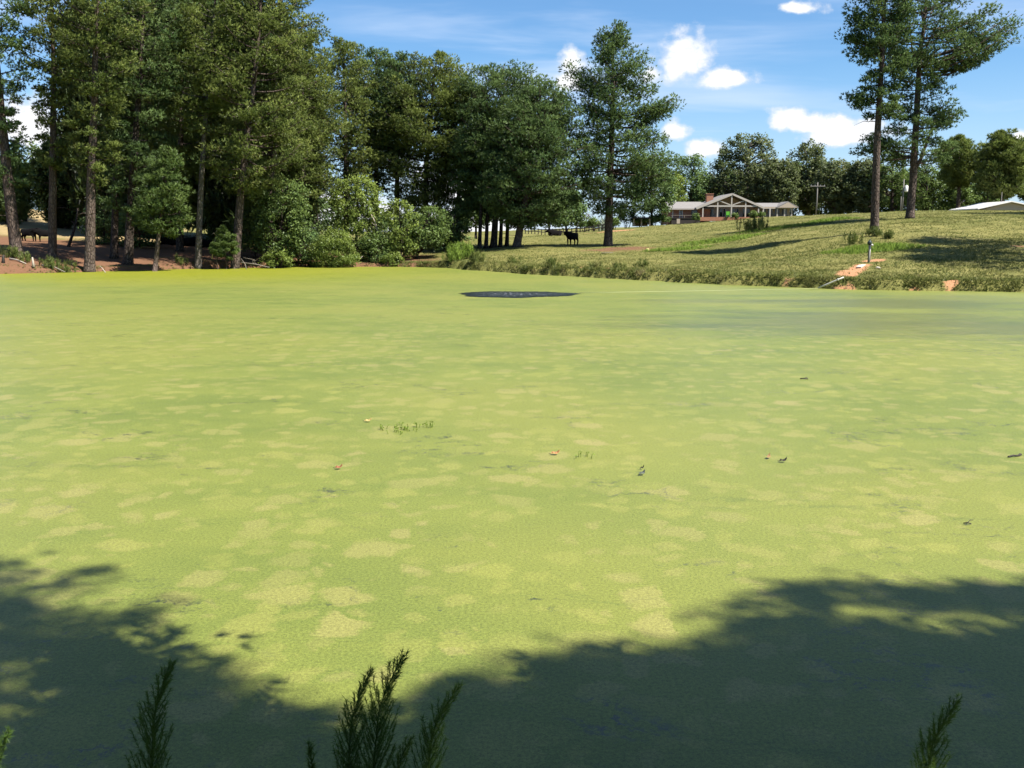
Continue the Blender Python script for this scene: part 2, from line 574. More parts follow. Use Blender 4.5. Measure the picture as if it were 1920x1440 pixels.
CTRL = [(1629, 490, 62), (1640, 441, 80), (1710, 409, 98), (1450, 408, 150), (1600, 401, 148), (1700, 396, 145), (1800, 395, 142), (1920, 396, 140),
        (2200, 396, 140), (1320, 419, 152), (1140, 462, 100), (1072, 460, 106), (1042, 443, 126), (1070, 441, 160), (970, 463, 98), (1250, 441, 115),
        (1230, 424, 146), (1400, 432, 108), (860, 466, 105), (1920, 440, 78), (1850, 470, 66), (1400, 480, 78), (1250, 480, 83),
        (30, 478, 80), (98, 486, 80), (168, 504, 77.5), (0, 388, 128), (-200, 380, 125), (150, 410, 130), (420, 424, 138), (50, 452, 97), (400, 462, 98),
        (372, 490, 85), (440, 492, 85), (288, 503, 80), (700, 478, 100), (700, 452, 150), (560, 484, 95), (560, 440, 140), (800, 470, 104), (850, 452, 150),
        (1080, 428, 250), (700, 440, 260), (300, 420, 260), (0, 410, 260)]
ctrl = [P(*c) for c in CTRL]
ctrl += [np.array(p, float) for p in [(45, 182, 5.9), (55, 185, 6.2), (38, 182, 5.0), (30, 186, 4.3), (75, 190, 6.1), (100, 185, 5.9), (130, 180, 5.8), (60, 240, 5.5), (110, 240, 5.2), (30, 240, 4.6),
                                      (0, 400, 3), (200, 400, 3), (-200, 400, 4), (0, 800, 2), (-500, 800, 2), (500, 800, 2), (500, 200, 4), (-400, 200, 6), (-400, 0, 4), (400, 0, 3),
                                      (0, 0, 1.6), (0, -20, 2.4), (-30, -10, 2.0), (30, -10, 2.0), (0, -80, 3), (0, 3.4, 0.62), (-6, 3.4, 0.6), (8, 3.2, 0.6), (60, 20, 1.6), (-70, 30, 2.2), (-70, 70, 3.0), (56, 60, 1.6)]]
for i in range(3, 27):
    a, b = SH[i], SH[min(i + 1, len(SH) - 1)]
    if i % 2 == 0:
        n_ = np.array([a[0], a[1]]) / np.linalg.norm(a)
        ctrl.append(np.array([a[0] + n_[0] * 1.0, a[1] + n_[1] * 1.0, 0.42 if i < 14 else 0.62]))
CT = np.array(ctrl)
EPS = 7.0
_A = np.sqrt(((CT[:, None, :2] - CT[None, :, :2]) ** 2).sum(-1) + EPS ** 2)
_n = len(CT)
_M = np.zeros((_n + 3, _n + 3))
_M[:_n, :_n] = _A + np.eye(_n) * -0.05
_M[:_n, _n] = 1; _M[:_n, _n + 1:] = CT[:, :2]
_M[_n, :_n] = 1; _M[_n + 1:, :_n] = CT[:, :2].T
_w = np.linalg.solve(_M, np.concatenate([CT[:, 2], [0, 0, 0]]))


def vnoise(x, y, s, seed=0):
    """cheap smooth value noise in metres"""
    r = np.random.default_rng(seed)
    tab = r.random((256, 256))
    xs, ys = x / s + 1000.3, y / s + 1000.7
    i, j = np.floor(xs).astype(int), np.floor(ys).astype(int)
    fx, fy = xs - i, ys - j
    fx = fx * fx * (3 - 2 * fx); fy = fy * fy * (3 - 2 * fy)
    t = lambda a, b: tab[a % 256, b % 256]
    return (t(i, j) * (1 - fx) + t(i + 1, j) * fx) * (1 - fy) + (t(i, j + 1) * (1 - fx) + t(i + 1, j + 1) * fx) * fy - 0.5


def ground_z(x, y):
    x = np.atleast_1d(np.asarray(x, float)); y = np.atleast_1d(np.asarray(y, float))
    z = np.empty(x.shape)
    for s in range(0, len(x), 20000):
        xx, yy = x[s:s + 20000], y[s:s + 20000]
        r = np.sqrt((xx[:, None] - CT[None, :, 0]) ** 2 + (yy[:, None] - CT[None, :, 1]) ** 2 + EPS ** 2)
        z[s:s + 20000] = r @ _w[:_n] + _w[_n] + xx * _w[_n + 1] + yy * _w[_n + 2]
    z = np.clip(z, 0.4, 14)
    sdv = shore_sd(x, y) + 0.9 * vnoise(x, y, 2.3, 5) + 0.5 * vnoise(x, y, 0.9, 6)
    amp = np.clip(sdv / 4, 0, 1)
    z = z + amp * (0.20 * vnoise(x, y, 3.1, 1) + 0.10 * vnoise(x, y, 1.2, 2) + 0.3 * vnoise(x, y, 11, 3) * (y > 20) * np.clip((135 - y) / 30, 0.15, 1))
    t = np.clip((sdv + 0.35) / 1.05, 0, 1)
    t = t * t * (3 - 2 * t)
    return t * (z + 0.7) - 0.7


def gz(x, y):
    return float(ground_z([x], [y])[0])


def axis_coords(spans):
    o = [spans[0][0]]
    for (a, b, st) in spans:
        n = max(1, int(round((b - a) / st)))
        o += list(a + (b - a) * (np.arange(1, n + 1) / n))
    return np.array(o)


gx = axis_coords([(-900, -300, 60), (-300, -110, 12), (-110, -75, 3), (-75, 75, 0.75), (75, 110, 2.5), (110, 300, 12), (300, 900, 60)])
gy = axis_coords([(-300, -60, 30), (-60, -12, 6), (-12, 0, 1.5), (0, 8, 0.5), (8, 44, 3), (44, 112, 0.62), (112, 190, 1.4), (190, 260, 5), (260, 900, 40), (900, 2400, 250)])
XX, YY = np.meshgrid(gx, gy)
xf, yf = XX.ravel(), YY.ravel()
zf = ground_z(xf, yf)
SDF = shore_sd(xf, yf)


def blob(x, y, c, rx, ry, rot=0.0):
    dxx, dyy = x - c[0], y - c[1]
    ca, sa = math.cos(rot), math.sin(rot)
    u, v = (dxx * ca + dyy * sa) / rx, (-dxx * sa + dyy * ca) / ry
    return np.clip(1.35 - np.sqrt(u * u + v * v), 0, 1)


def gpt(px, py, D):
    p = P(px, py, D)
    return (p[0], p[1])


def cover(x, y):
    """how far pine straw, bare clay and lush grass have taken over the ground"""
    ang = x / np.maximum(y, 1)
    straw = np.clip((-0.30 - ang) / 0.05, 0, 1) * np.clip((104 - y) / 14, 0, 1) * (y > 40)
    straw = np.maximum(straw, np.clip((-0.06 - ang) / 0.05, 0, 1) * 0.8 * np.clip((104 - y) / 8, 0, 1) * (y > 40))
    straw = np.maximum(straw, 0.62 * blob(x, y, gpt(1165, 466, 94), 4.6, 3.4, 0.35))
    clay = np.zeros_like(x)
    for (px, py, D, rx, ry, rot) in [(1588, 509, 55.6, 0.75, 1.5, -0.3), (1597, 503, 57.0, 0.8, 1.6, -0.35), (1607, 498, 58.6, 0.75, 1.6, -0.35), (1618, 494, 60.2, 0.6, 1.3, -0.35), (1640, 485, 62.8, 1.0, 0.8, 0), (1572, 523, 53.4, 1.0, 0.5, 0), (1596, 528, 52.8, .7, .4, 0), (1716, 527, 51.9, 0.32, 0.28, 0),
                               (1140, 508, 69, 0.9, 0.6, 0), (1090, 506, 71, 0.5, 0.4, 0), (1200, 510, 66, 0.7, 0.4, 0), (1275, 511, 64.5, 0.9, 0.5, 0), (1480, 522, 56, 0.6, 0.4, 0), (1780, 526, 52, 0.5, 0.25, 0),
                               (1912, 467, 68, 0.8, 0.5, 0.1), (1140, 434, 132, 5, 1.2, 0), (1000, 504, 76, 0.6, .4, 0)]:
        clay = np.maximum(clay, blob(x, y, gpt(px, py, D), rx, ry, rot))
    lush = np.zeros_like(x)
    for (px, py, D, rx, ry, rot) in [(1350, 452, 96, 5.2, 2.6, 0.25), (1260, 466, 90, 4.4, 1.6, 0.3), (1470, 432, 104, 6, 2.5, 0.3), (1640, 462, 70, 4, 3, 0), (1560, 424, 112, 4, 3, 0)]:
        lush = np.maximum(lush, blob(x, y, gpt(px, py, D), rx, ry, rot))
    lush = np.maximum(lush, np.clip(1.0 - shore_sd(x, y).reshape(x.shape) / 2.6, 0, 0.35))
    tan = np.clip((-0.33 - ang) / 0.05, 0, 1) * np.clip((y - 96) / 12, 0, 1) * (y < 170)
    return straw, clay, lush, tan


st, cl, lu, tn = cover(xf, yf)
nxg, nyg = len(gx), len(gy)
idx = np.arange(nxg * nyg).reshape(nyg, nxg)
a, b, c, d = idx[:-1, :-1].ravel(), idx[:-1, 1:].ravel(), idx[1:, 1:].ravel(), idx[1:, :-1].ravel()
tri = np.concatenate([np.stack([a, b, c], 1), np.stack([a, c, d], 1)])


def ground_mat():
    m, gg = mat_new('pasture_ground')
    pos = gg.node('ShaderNodeNewGeometry').outputs['Position']
    A = lambda nm: gg.node('ShaderNodeAttribute', attribute_name=nm).outputs['Fac']
    nb = gg.noise(pos, 0.09, 4, 0.6)
    nm = gg.noise(pos, 0.8, 5, 0.65)
    nf = gg.noise(pos, 6.0, 4, 0.7)
    nff = gg.noise(pos, 25.0, 3, 0.6)
    f = gg.m('ADD', gg.m('ADD', gg.m('MULTIPLY', nb, 0.7), gg.m('MULTIPLY', nm, 0.8)), gg.m('MULTIPLY', nf, 0.6))
    grass = gg.mix(gg.step(f, 0.78, 1.30), (0.125, 0.138, 0.034), (0.290, 0.262, 0.088))
    grass = gg.mix(gg.m('MULTIPLY', gg.step(gg.noise(pos, 0.45, 5, 0.7), 0.60, 0.72), 0.5), grass, (0.26, 0.185, 0.105))
    lush = gg.mix(nm, (0.15, 0.21, 0.035), (0.25, 0.31, 0.06))
    ed = gg.m('ADD', gg.m('MULTIPLY', gg.m('SUBTRACT', nm, 0.5), 0.9), gg.m('MULTIPLY', gg.m('SUBTRACT', nf, 0.5), 0.7))
    sel = lambda nmx, lo=0.35, hi=0.65: gg.step(gg.m('ADD', A(nmx), ed), lo, hi)
    col = gg.mix(gg.m('MULTIPLY', sel('lush', 0.3, 0.8), 0.8), grass, lush)
    tan = gg.mix(nm, (0.37, 0.27, 0.13), (0.46, 0.35, 0.18))
    col = gg.mix(sel('tan', 0.2, 0.6), col, tan)
    straw = gg.mix(gg.m('ADD', gg.m('MULTIPLY', nm, 0.5), gg.m('MULTIPLY', nff, 0.5)), (0.13, 0.066, 0.038), (0.33, 0.175, 0.10))
    col = gg.mix(sel('straw', 0.2, 0.6), col, straw)
    clay = gg.mix(nf, (0.46, 0.21, 0.10), (0.66, 0.37, 0.20))
    col = gg.mix(sel('clay', 0.35, 0.6), col, clay)
    h = gg.m('ADD', nf, gg.m('MULTIPLY', nff, 0.5))
    out(gg, principled(gg, col, 0.95, 0.1, bump(gg, h, 0.7, 0.08)))
    return m


gm = MB().add(np.stack([xf, yf, zf], 1), tri)
ground = gm.build('ground', ground_mat(), smooth=True)
tag(ground, kind='structure')
for nm, arr in (('straw', st), ('clay', cl), ('lush', lu), ('tan', tn)):
    at = ground.data.attributes.new(nm, 'FLOAT', 'POINT')
    at.data.foreach_set('value', arr.astype(np.float32))


# ------------------------------------------------------------------ the pond under its duckweed
def pond_mat():
    m, gg = mat_new('duckweed_water')
    pos = gg.node('ShaderNodeNewGeometry').outputs['Position']
    px, py, pz = gg.sep(pos)
    p2 = gg.comb(px, py)
    wob = gg.vm('SCALE', gg.vm('SUBTRACT', gg.noise(p2, 2.2, 4, color=True), (0.5, 0.5, 0.5)), scale=0.6)
    wob2 = gg.vm('SCALE', gg.vm('SUBTRACT', gg.noise(p2, 20, 3, color=True), (0.5, 0.5, 0.5)), scale=0.14)
    pw = gg.vm('ADD', gg.vm('ADD', p2, wob), wob2)
    big = gg.noise(p2, 0.10, 3, 0.5)
    mid = gg.noise(gg.mapping(p2, (0.55, 1.2, 1), rot=(0, 0, 0.25)), 0.55, 4, 0.6)
    fine = gg.noise(p2, 95, 3, 0.75)
    fine2 = gg.noise(p2, 34, 4, 0.8)
    grn = gg.mix(gg.step(mid, 0.3, 0.7), (0.180, 0.222, 0.044), (0.236, 0.268, 0.054))
    grn = gg.mix(gg.step(big, 0.42, 0.62), grn, (0.252, 0.272, 0.056))
    # along the far left shore the mat is a deeper yellow green
    yl = gg.m('MULTIPLY', gg.step(py, 50, 76), gg.step(gg.m('MULTIPLY', px, -1.0), -4, 26))
    grn = gg.mix(gg.m('MULTIPLY', yl, 0.9), grn, (0.270, 0.285, 0.012))
    dl = gg.noise(gg.mapping(pw, (0.22, 2.6, 1), rot=(0, 0, 0.30)), 1.0, 5, 0.7)
    grn = gg.mix(gg.m('MULTIPLY', gg.step(dl, 0.58, 0.72), 0.55), grn, (0.120, 0.165, 0.038))
    # round paler colonies
    def colonies(scale, loc, rmax, soft):
        v = gg.node('ShaderNodeTexVoronoi', voronoi_dimensions='2D', feature='F1')
        gg.put(v.inputs['Vector'], gg.mapping(pw, (1, 1, 1), loc=loc))
        v.inputs['Scale'].default_value = scale
        r_, g_, b_ = gg.sep(v.outputs['Color'])
        rad = gg.m('MULTIPLY', gg.m('SUBTRACT', r_, 0.22), rmax)
        dd = gg.m('SUBTRACT', rad, v.outputs['Distance'])
        return gg.m('MULTIPLY', gg.step(dd, -soft, soft), gg.lin(g_, 0, 1, 0.35, 1.0)), b_
    c1, h1 = colonies(1.5, (0, 0, 0), 0.58, 0.09)
    c2, h2 = colonies(2.9, (7.3, 2.1, 0), 0.62, 0.11)
    near = gg.m('SUBTRACT', 1.0, gg.m('MULTIPLY', gg.step(py, 24, 40), 0.8))
    dens = gg.m('MULTIPLY', near, gg.step(gg.noise(p2, 0.22, 2), 0.26, 0.48))
    cm = gg.m('MULTIPLY', gg.m('MAXIMUM', c1, gg.m('MULTIPLY', c2, 0.8)), gg.m('ADD', gg.m('MULTIPLY', dens, 0.65), 0.2))
    pale = gg.mix(h1, (0.400, 0.345, 0.130), (0.345, 0.350, 0.078))
    col = gg.mix(gg.m('MULTIPLY', cm, 0.72), grn, pale)
    # grain of the single fronds
    gr = gg.m('ADD', gg.m('MULTIPLY', gg.m('SUBTRACT', fine, 0.5), 1.7), gg.m('MULTIPLY', gg.m('SUBTRACT', fine2, 0.5), 2.2))
    col = gg.mix(1.0, col, gg.comb(gg.m('ADD', 1.0, gr), gg.m('ADD', 1.0, gr), gg.m('ADD', 1.0, gr)), 'MULTIPLY')
    # torn seams that show dark water
    s1 = gg.noise(gg.mapping(pw, (0.7, 2.0, 1), rot=(0, 0, 0.42)), 0.75, 6, 0.62, dist=0.6)
    seam = gg.m('SUBTRACT', 1.0, gg.step(gg.m('ABSOLUTE', gg.m('SUBTRACT', s1, 0.5)), 0.0, 0.016))
    seam = gg.m('MULTIPLY', seam, gg.step(gg.noise(p2, 0.5, 3, 0.6), 0.50, 0.64))
    seam = gg.m('MULTIPLY', seam, gg.step(gg.noise(p2, 7, 3, 0.7), 0.38, 0.55))
    holes = gg.m('MULTIPLY', gg.step(gg.noise(gg.mapping(p2, (1, 1.6, 1)), 1.3, 6, 0.72), 0.735, 0.78), 0.9)
    gap = gg.m('MAXIMUM', gg.m('MULTIPLY', seam, 0.92), holes)
    # thinned, wind-blown cover in the right-hand bay: sheets of film over open water
    def oval(cx, cy, rx, ry):
        a_ = gg.m('DIVIDE', gg.m('SUBTRACT', px, cx), rx)
        b_ = gg.m('DIVIDE', gg.m('SUBTRACT', py, cy), ry)
        return gg.m('SUBTRACT', 1.0, gg.m('SQRT', gg.m('ADD', gg.m('MULTIPLY', a_, a_), gg.m('MULTIPLY', b_, b_))))
    zone = gg.m('MAXIMUM', gg.m('MAXIMUM', oval(12.5, 33.5, 11, 7.0), oval(17.5, 43, 12, 7.0)), oval(20, 30, 12, 6.0))
    zs = gg.noise(gg.mapping(pw, (0.13, 0.42, 1), rot=(0, 0, 0.12)), 1.0, 7, 0.72)
    zf_ = gg.step(gg.m('ADD', zone, gg.m('MULTIPLY', gg.m('SUBTRACT', zs, 0.5), 2.6)), -0.1, 0.9)
    thin = gg.m('MULTIPLY', zf_, 0.44)
    gap = gg.m('MAXIMUM', gap, thin)
    freck = gg.m('MULTIPLY', gg.step(gg.noise(gg.mapping(p2, (0.8, 1.5, 1), rot=(0, 0, 0.35)), 9, 5, 0.8), 0.60, 0.68), gg.step(gg.noise(p2, 0.8, 4, 0.65), 0.46, 0.60))
    gap = gg.m('MAXIMUM', gap, gg.m('MULTIPLY', freck, 0.6))
    bmp = bump(gg, gg.m('ADD', fine, gg.m('MULTIPLY', fine2, 0.5)), 0.30, 0.006)
    duck = principled(gg, col, 0.5, 0.27, bmp)
    wat = principled(gg, (0.024, 0.032, 0.026), 0.34, 0.5, bmp)
    mx = gg.node('ShaderNodeMixShader')
    gg.l.new(gap, mx.inputs[0]); gg.l.new(duck, mx.inputs[1]); gg.l.new(wat, mx.inputs[2])
    out(gg, mx.outputs[0])
    return m


bmv = []
cen = SH.mean(0)
nS = len(SH)
for i in range(nS):
    t = SH[(i + 1) % nS] - SH[i - 1]
    nrm = np.array([t[1], -t[0]]) / np.linalg.norm(t)
    q = SH[i] + nrm * 1.1
    if shore_sd([q[0]], [q[1]])[0] < 0:
        q = SH[i] - nrm * 1.1
    bmv.append((q[0], q[1], 0.0))
me = bpy.data.meshes.new('pond')
me.from_pydata(bmv, [], [list(range(nS))])
me.materials.append(pond_mat())
pond = bpy.data.objects.new('pond', me)
COL.objects.link(pond)
tag(pond, kind='structure')
if me.polygons[0].normal.z < 0:
    me.flip_normals()


# ring of open, bubbling water over the aerator
def open_water():
    m, gg = mat_new('bubbling_dark_water')
    pos = gg.node('ShaderNodeNewGeometry').outputs['Position']
    n = gg.noise(pos, 5, 4, 0.6)
    at = gg.node('ShaderNodeAttribute', attribute_name='tint').outputs['Fac']
    foam = gg.m('MULTIPLY', gg.step(gg.noise(pos, 5, 5, 0.85), 0.50, 0.62), at)
    col = gg.mix(gg.m('MULTIPLY', foam, 0.7), (0.008, 0.012, 0.008), (0.55, 0.57, 0.62))
    out(gg, principled(gg, col, 0.3, 0.35, bump(gg, n, 1.0, 0.12)))
    c = W(968, 552)
    nr, na = 26, 220
    rr = np.linspace(0, 1, nr)[:, None]
    aa = np.linspace(0, 2 * math.pi, na, endpoint=False)[None, :]
    rad = 2.95 + 0.22 * np.sin(3 * aa + 1) + 0.12 * np.sin(7 * aa) + 0.30 * vnoise(20 * np.cos(aa), 20 * np.sin(aa), 1.6, 77) + 0.25 * vnoise(20 * np.cos(aa), 20 * np.sin(aa), 0.5, 78)
    x = c[0] + rr * rad * np.cos(aa) * 1.04
    y = c[1] + rr * rad * np.sin(aa) * 0.84
    rng = np.random.default_rng(3)
    z = 0.012 + 0.03 * (1 - rr) * (1 + 0 * aa) + (0.02 * vnoise(x, y, 0.7, 9)) * (1 - rr ** 6)
    V = np.stack([x, y, z], -1).reshape(-1, 3)
    ii = np.arange(nr - 1)[:, None] * na
    k0 = np.arange(na)[None, :]; k1 = (k0 + 1) % na
    T = np.concatenate([np.stack([ii + k0, ii + na + k0, ii + na + k1], -1).reshape(-1, 3), np.stack([ii + k0, ii + na + k1, ii + k1], -1).reshape(-1, 3)])
    o = MB().add(V, T, np.broadcast_to(np.clip(1.15 - rr * 1.15, 0, 1) * (1 + 0 * aa), (nr, na)).ravel()).build('open_water', m, smooth=True)
    tag(o, kind='structure')


open_water()


# ------------------------------------------------------------------ trees
def trunk_world(trunk, D, rng, wob=0.12):
    pts = np.array([P(px, py, D) for px, py in trunk])
    b = pts[0].copy()
    pts[0, 2] = gz(b[0], b[1]) - 0.12
    zz = np.linspace(pts[0, 2], pts[-1, 2], 14)
    zz = np.concatenate([[zz[0], zz[0] + 0.35, zz[0] + 1.0], zz[1:]])
    x = np.interp(zz, pts[:, 2], pts[:, 0])
    y = D + np.cumsum(rng.normal(0, wob * 0.6, len(zz))) * np.linspace(0, 1, len(zz))
    x = x + np.cumsum(rng.normal(0, wob * 0.35, len(zz))) * np.linspace(0, 1, len(zz)) * (zz < zz[-1])
    return np.stack([x, y, zz], 1)


def trunk_mesh(mb, T, r0, sides=10, tip=0.06):
    n = len(T)
    h = (T[:, 2] - T[0, 2]) / (T[-1, 2] - T[0, 2])
    r = r0 * (1 - h) ** 0.75 * (1 - tip) + r0 * tip
    r[0] *= 1.35; r[1] *= 1.15; r[2] *= 1.03
    mb.tube(T, r, sides)


def interp_env(env, z):
    return (np.interp(z, env[:, 0], env[:, 1]), np.interp(z, env[:, 0], env[:, 2]))


def env_world(env, D):
    e = np.array([(P(960, py, D)[2], l * D / F, r * D / F) for py, l, r in env])
    return e[np.argsort(e[:, 0])]


SEED = [100]
GL = 'tall pines on the left shore'
GM = 'pines of the middle stand'


def pine(label, D, trunk, env, r0, nb=70, mat=None, dens=1.0, bark_m=None, dead=3, tuft=0.28, group='pines round the pond', name='pine_tree', rc=(0.62, 1.15), K=6, up=1.0, extra=()):
    SEED[0] += 1
    rng = np.random.default_rng(SEED[0])
    T = trunk_world(trunk, D, rng)
    base = T[0].copy()
    if group == GM:
        env = [(py, l * 1.18 + 4, r * 1.18 + 4) for py, l, r in env]
        dens, nb = dens * 1.15, int(nb * 1.3)
    E = env_world(env, D)
    zlo, zhi = E[0, 0], min(E[-1, 0], T[-1, 2] + 0.6)
    root = empty(name, base, label, 'pine tree' if 'pine' in name else 'tree', group)
    tm, lm, cm = MB(), MB(), MB()
    trunk_mesh(tm, T, r0)
    tx = lambda z: np.array([np.interp(z, T[:, 2], T[:, 0]), np.interp(z, T[:, 2], T[:, 1]), z])
    CC, CR, CO = [], [], []
    nb = int(nb * 0.85)
    for i in range(nb + len(extra)):
        u = (i + rng.random()) / nb
        z = zlo + (zhi - zlo) * min(u, 1) ** 0.92
        l, r = interp_env(E, z)
        az = i * 2.39996 + rng.normal(0, 0.35)
        ca, sa = math.cos(az), math.sin(az)
        rx = r if ca > 0 else l
        ry = 0.92 * (l + r) / 2
        R = 1.06 * math.hypot(ca * rx, sa * ry) * rng.uniform(0.80, 1.06)
        R = max(R, 0.35)
        if i >= nb:            # a single big limb: height, direction, reach
            epy, az, epx = extra[i - nb]
            z, R = P(960, epy, D)[2], epx * D / F
            az = math.radians(az)
            ca, sa = math.cos(az), math.sin(az)
        frac = (z - zlo) / max(zhi - zlo, 0.1)
        el = math.radians(rng.uniform(-4, 14) + 40 * frac ** 1.6) * up
        z0 = z - R * math.tan(el) * 0.8
        z0 = min(max(z0, zlo - 1.2, T[2, 2]), T[-1, 2] - 0.15)
        s = tx(z0)
        e = np.array([s[0] + ca * R, s[1] + sa * R, z])
        ts = np.linspace(0, 1, 6)
        sag = rng.normal(0, 0.05) * R
        pts = s[None, :] + (e - s)[None, :] * ts[:, None]
        pts[:, 2] += (np.sin(ts * math.pi)) * (sag - 0.07 * R)
        sidev = np.array([-sa, ca, 0])
        pts += sidev[None, :] * (np.sin(ts * 3.0 + rng.uniform(0, 6)) * 0.06 * R * ts)[:, None]
        rb = min(0.30 * r0, 0.018 + 0.014 * R)
        lm.tube(pts, rb * (1 - 0.8 * ts) + 0.006, 5)
        ncl = 1 + int(round(R * (0.76 * dens if i < nb else 1.15) + rng.random() * 0.8))
        tt = rng.uniform(0.42, 0.92, ncl)
        tt[0] = 0.97
        cp = np.stack([np.interp(tt, ts, pts[:, k]) for k in range(3)], 1)
        off = rng.normal(0, 0.24 if i < nb else 0.15, ncl) * R * tt
        off[0] *= 0.3
        cp += sidev[None, :] * off[:, None]
        cp[:, 2] += rng.normal(0.12, 0.16, ncl)
        for q in range(1, ncl):
            jx = max(0.05, tt[q] - 0.2)
            j0 = np.array([np.interp(jx, ts, pts[:, k]) for k in range(3)])
            lm.tube([j0, (j0 + cp[q]) / 2 + [0, 0, -0.05], cp[q]], [0.028, 0.02, 0.008], 3)
        CC.append(cp)
        CO.append(np.tile(np.array([ca, sa, 0.0]), (ncl, 1)))
        CR.append(rng.uniform(*rc, ncl) * min(1.2, 0.5 + 0.2 * R))
    for _ in range(dead):          # bare snags under the crown
        z = rng.uniform(T[3, 2], zlo + 0.5)
        if z < zlo - 9:
            z = zlo - rng.uniform(0, 7)
        s = tx(z)
        az = rng.uniform(0, 6.28)
        ln = rng.uniform(0.6, 2.0)
        lm.tube([s, s + np.array([math.cos(az), math.sin(az), 0.05]) * ln * 0.6, s + np.array([math.cos(az), math.sin(az), -0.15]) * ln], [0.03, 0.02, 0.006], 4)
    CC, CR, CO = np.concatenate(CC), np.concatenate(CR), np.concatenate(CO)
    M = 37
    N = len(CC)
    g3 = unit(rng.normal(size=(N, M, 3))) * rng.random((N, M, 1)) ** 0.33
    sq = np.stack([rng.uniform(0.85, 1.25, N), rng.uniform(0.85, 1.25, N), rng.uniform(0.42, 0.62, N)], 1)[:, None, :]
    C = (CC[:, None, :] + CR[:, None, None] * g3 * sq).reshape(-1, 3)
    A = unit(0.35 * np.repeat(CO, M, 0) + 0.9 * g3.reshape(-1, 3) + np.array([0, 0, 0.5]))
    tint = np.clip(np.repeat(rng.beta(2, 2, N), M) + rng.normal(0, 0.10, N * M), 0, 1)
    V, Fc, cc = blades(rng, C, A, tuft, tuft * 0.285, K, 0.6, tint)
    cm.add(V, Fc, cc, np.repeat(unit(g3.reshape(-1, 3) * [1, 1, 0.8] + 0.3 * np.repeat(CO, M, 0) + [0, 0, 0.25]), K * 3, 0))
    tm.build('trunk', bark_m or M_BARK, root, base, smooth=True)
    tag(lm.build('limbs', bark_m or M_BARK, root, base, smooth=True), kind='stuff')
    tag(cm.build('crown', mat or M_PINE, root, base), kind='stuff')
    return root


def broadleaf(label, D, trunk, env, r0, ncl=150, mat=None, leaf=0.24, rc=(0.5, 0.95), M=46, droop=0.25, bark_m=None, group=None, name='broadleaf_tree', cat='tree', shell=0.5, stems=1, limbs=26):
    SEED[0] += 1
    rng = np.random.default_rng(SEED[0])
    T = trunk_world(trunk, D, rng, 0.08)
    base = T[0].copy()
    E = env_world(env, D)
    zlo, zhi = E[0, 0], E[-1, 0]
    root = empty(name, base, label, cat, group)
    tm, lm, cm = MB(), MB(), MB()
    if stems == 1:
        trunk_mesh(tm, T, r0, 8)
    # clusters, more of them where the crown is wide
    zz = rng.uniform(zlo, zhi, ncl * 6)
    l, r = interp_env(E, zz)
    keep = rng.random(len(zz)) < ((l + r) / (l + r).max()) ** 1.3
    zz = zz[keep][:ncl]
    l, r = interp_env(E, zz)
    az = rng.uniform(0, 2 * math.pi, len(zz))
    rad = (shell + (1 - shell) * rng.random(len(zz)) ** 0.7) * rng.uniform(0.9, 1.04, len(zz))
    cx, sx = np.cos(az), np.sin(az)
    xx = np.interp(zz, T[:, 2], T[:, 0]) + np.where(cx > 0, r, l) * cx * rad
    yy = np.interp(zz, T[:, 2], T[:, 1]) + 0.9 * (l + r) / 2 * sx * rad
    CC = np.stack([xx, yy, zz], 1)
    CC[:, 2] = np.maximum(CC[:, 2], ground_z(xx, yy) + 0.25)
    N = len(CC)
    CR = rng.uniform(*rc, N)
    g3 = unit(rng.normal(size=(N, M, 3))) * (rng.random((N, M, 1)) ** 0.45) * np.array([1, 1, 0.72])
    C = (CC[:, None, :] + CR[:, None, None] * g3).reshape(-1, 3)
    tint = np.clip(np.repeat(rng.beta(2, 2, N), M) + rng.normal(0, 0.12, N * M), 0, 1)
    axc = np.stack([T[0, 0] + 0 * CC[:, 0], T[0, 1] + 0 * CC[:, 0], 0.35 * zlo + 0.65 * CC[:, 2]], 1)
    outw = unit(CC - axc)
    cm.add(*leaf_faces(rng, C, leaf, droop, tint), np.repeat(unit(g3.reshape(-1, 3) + 0.5 * np.repeat(outw, M, 0) + [0, 0, 0.2]), 4, 0))
    for q in range(min(limbs, N)):
        if stems == 1:
            zj = max(T[1, 2], min(T[-1, 2] - 0.05, CC[q, 2] - rng.uniform(0.25, 0.6) * math.hypot(CC[q, 0] - T[0, 0], CC[q, 1] - T[0, 1]) - 0.4))
            s = np.array([np.interp(zj, T[:, 2], T[:, 0]), np.interp(zj, T[:, 2], T[:, 1]), zj])
            w0 = r0 * 0.4
        else:
            s = base + np.array([rng.normal(0, 0.25), rng.normal(0, 0.25), 0.0])
            s[2] = gz(s[0], s[1]) - 0.05
            w0 = r0
        mid = (s + CC[q]) / 2 + np.array([rng.normal(0, 0.15), rng.normal(0, 0.15), 0.25])
        lm.tube([s, mid, CC[q]], [w0, w0 * 0.6, w0 * 0.2], 5)
    if stems == 1:
        tm.build('trunk', bark_m or M_BARK_D, root, base, smooth=True)
        tag(lm.build('limbs', bark_m or M_BARK_D, root, base, smooth=True), kind='stuff')
    else:
        tag(lm.build('stems', bark_m or M_BARK_D, root, base, smooth=True), kind='stuff')
    tag(cm.build('crown', mat or M_LEAF, root, base), kind='stuff')
    return root


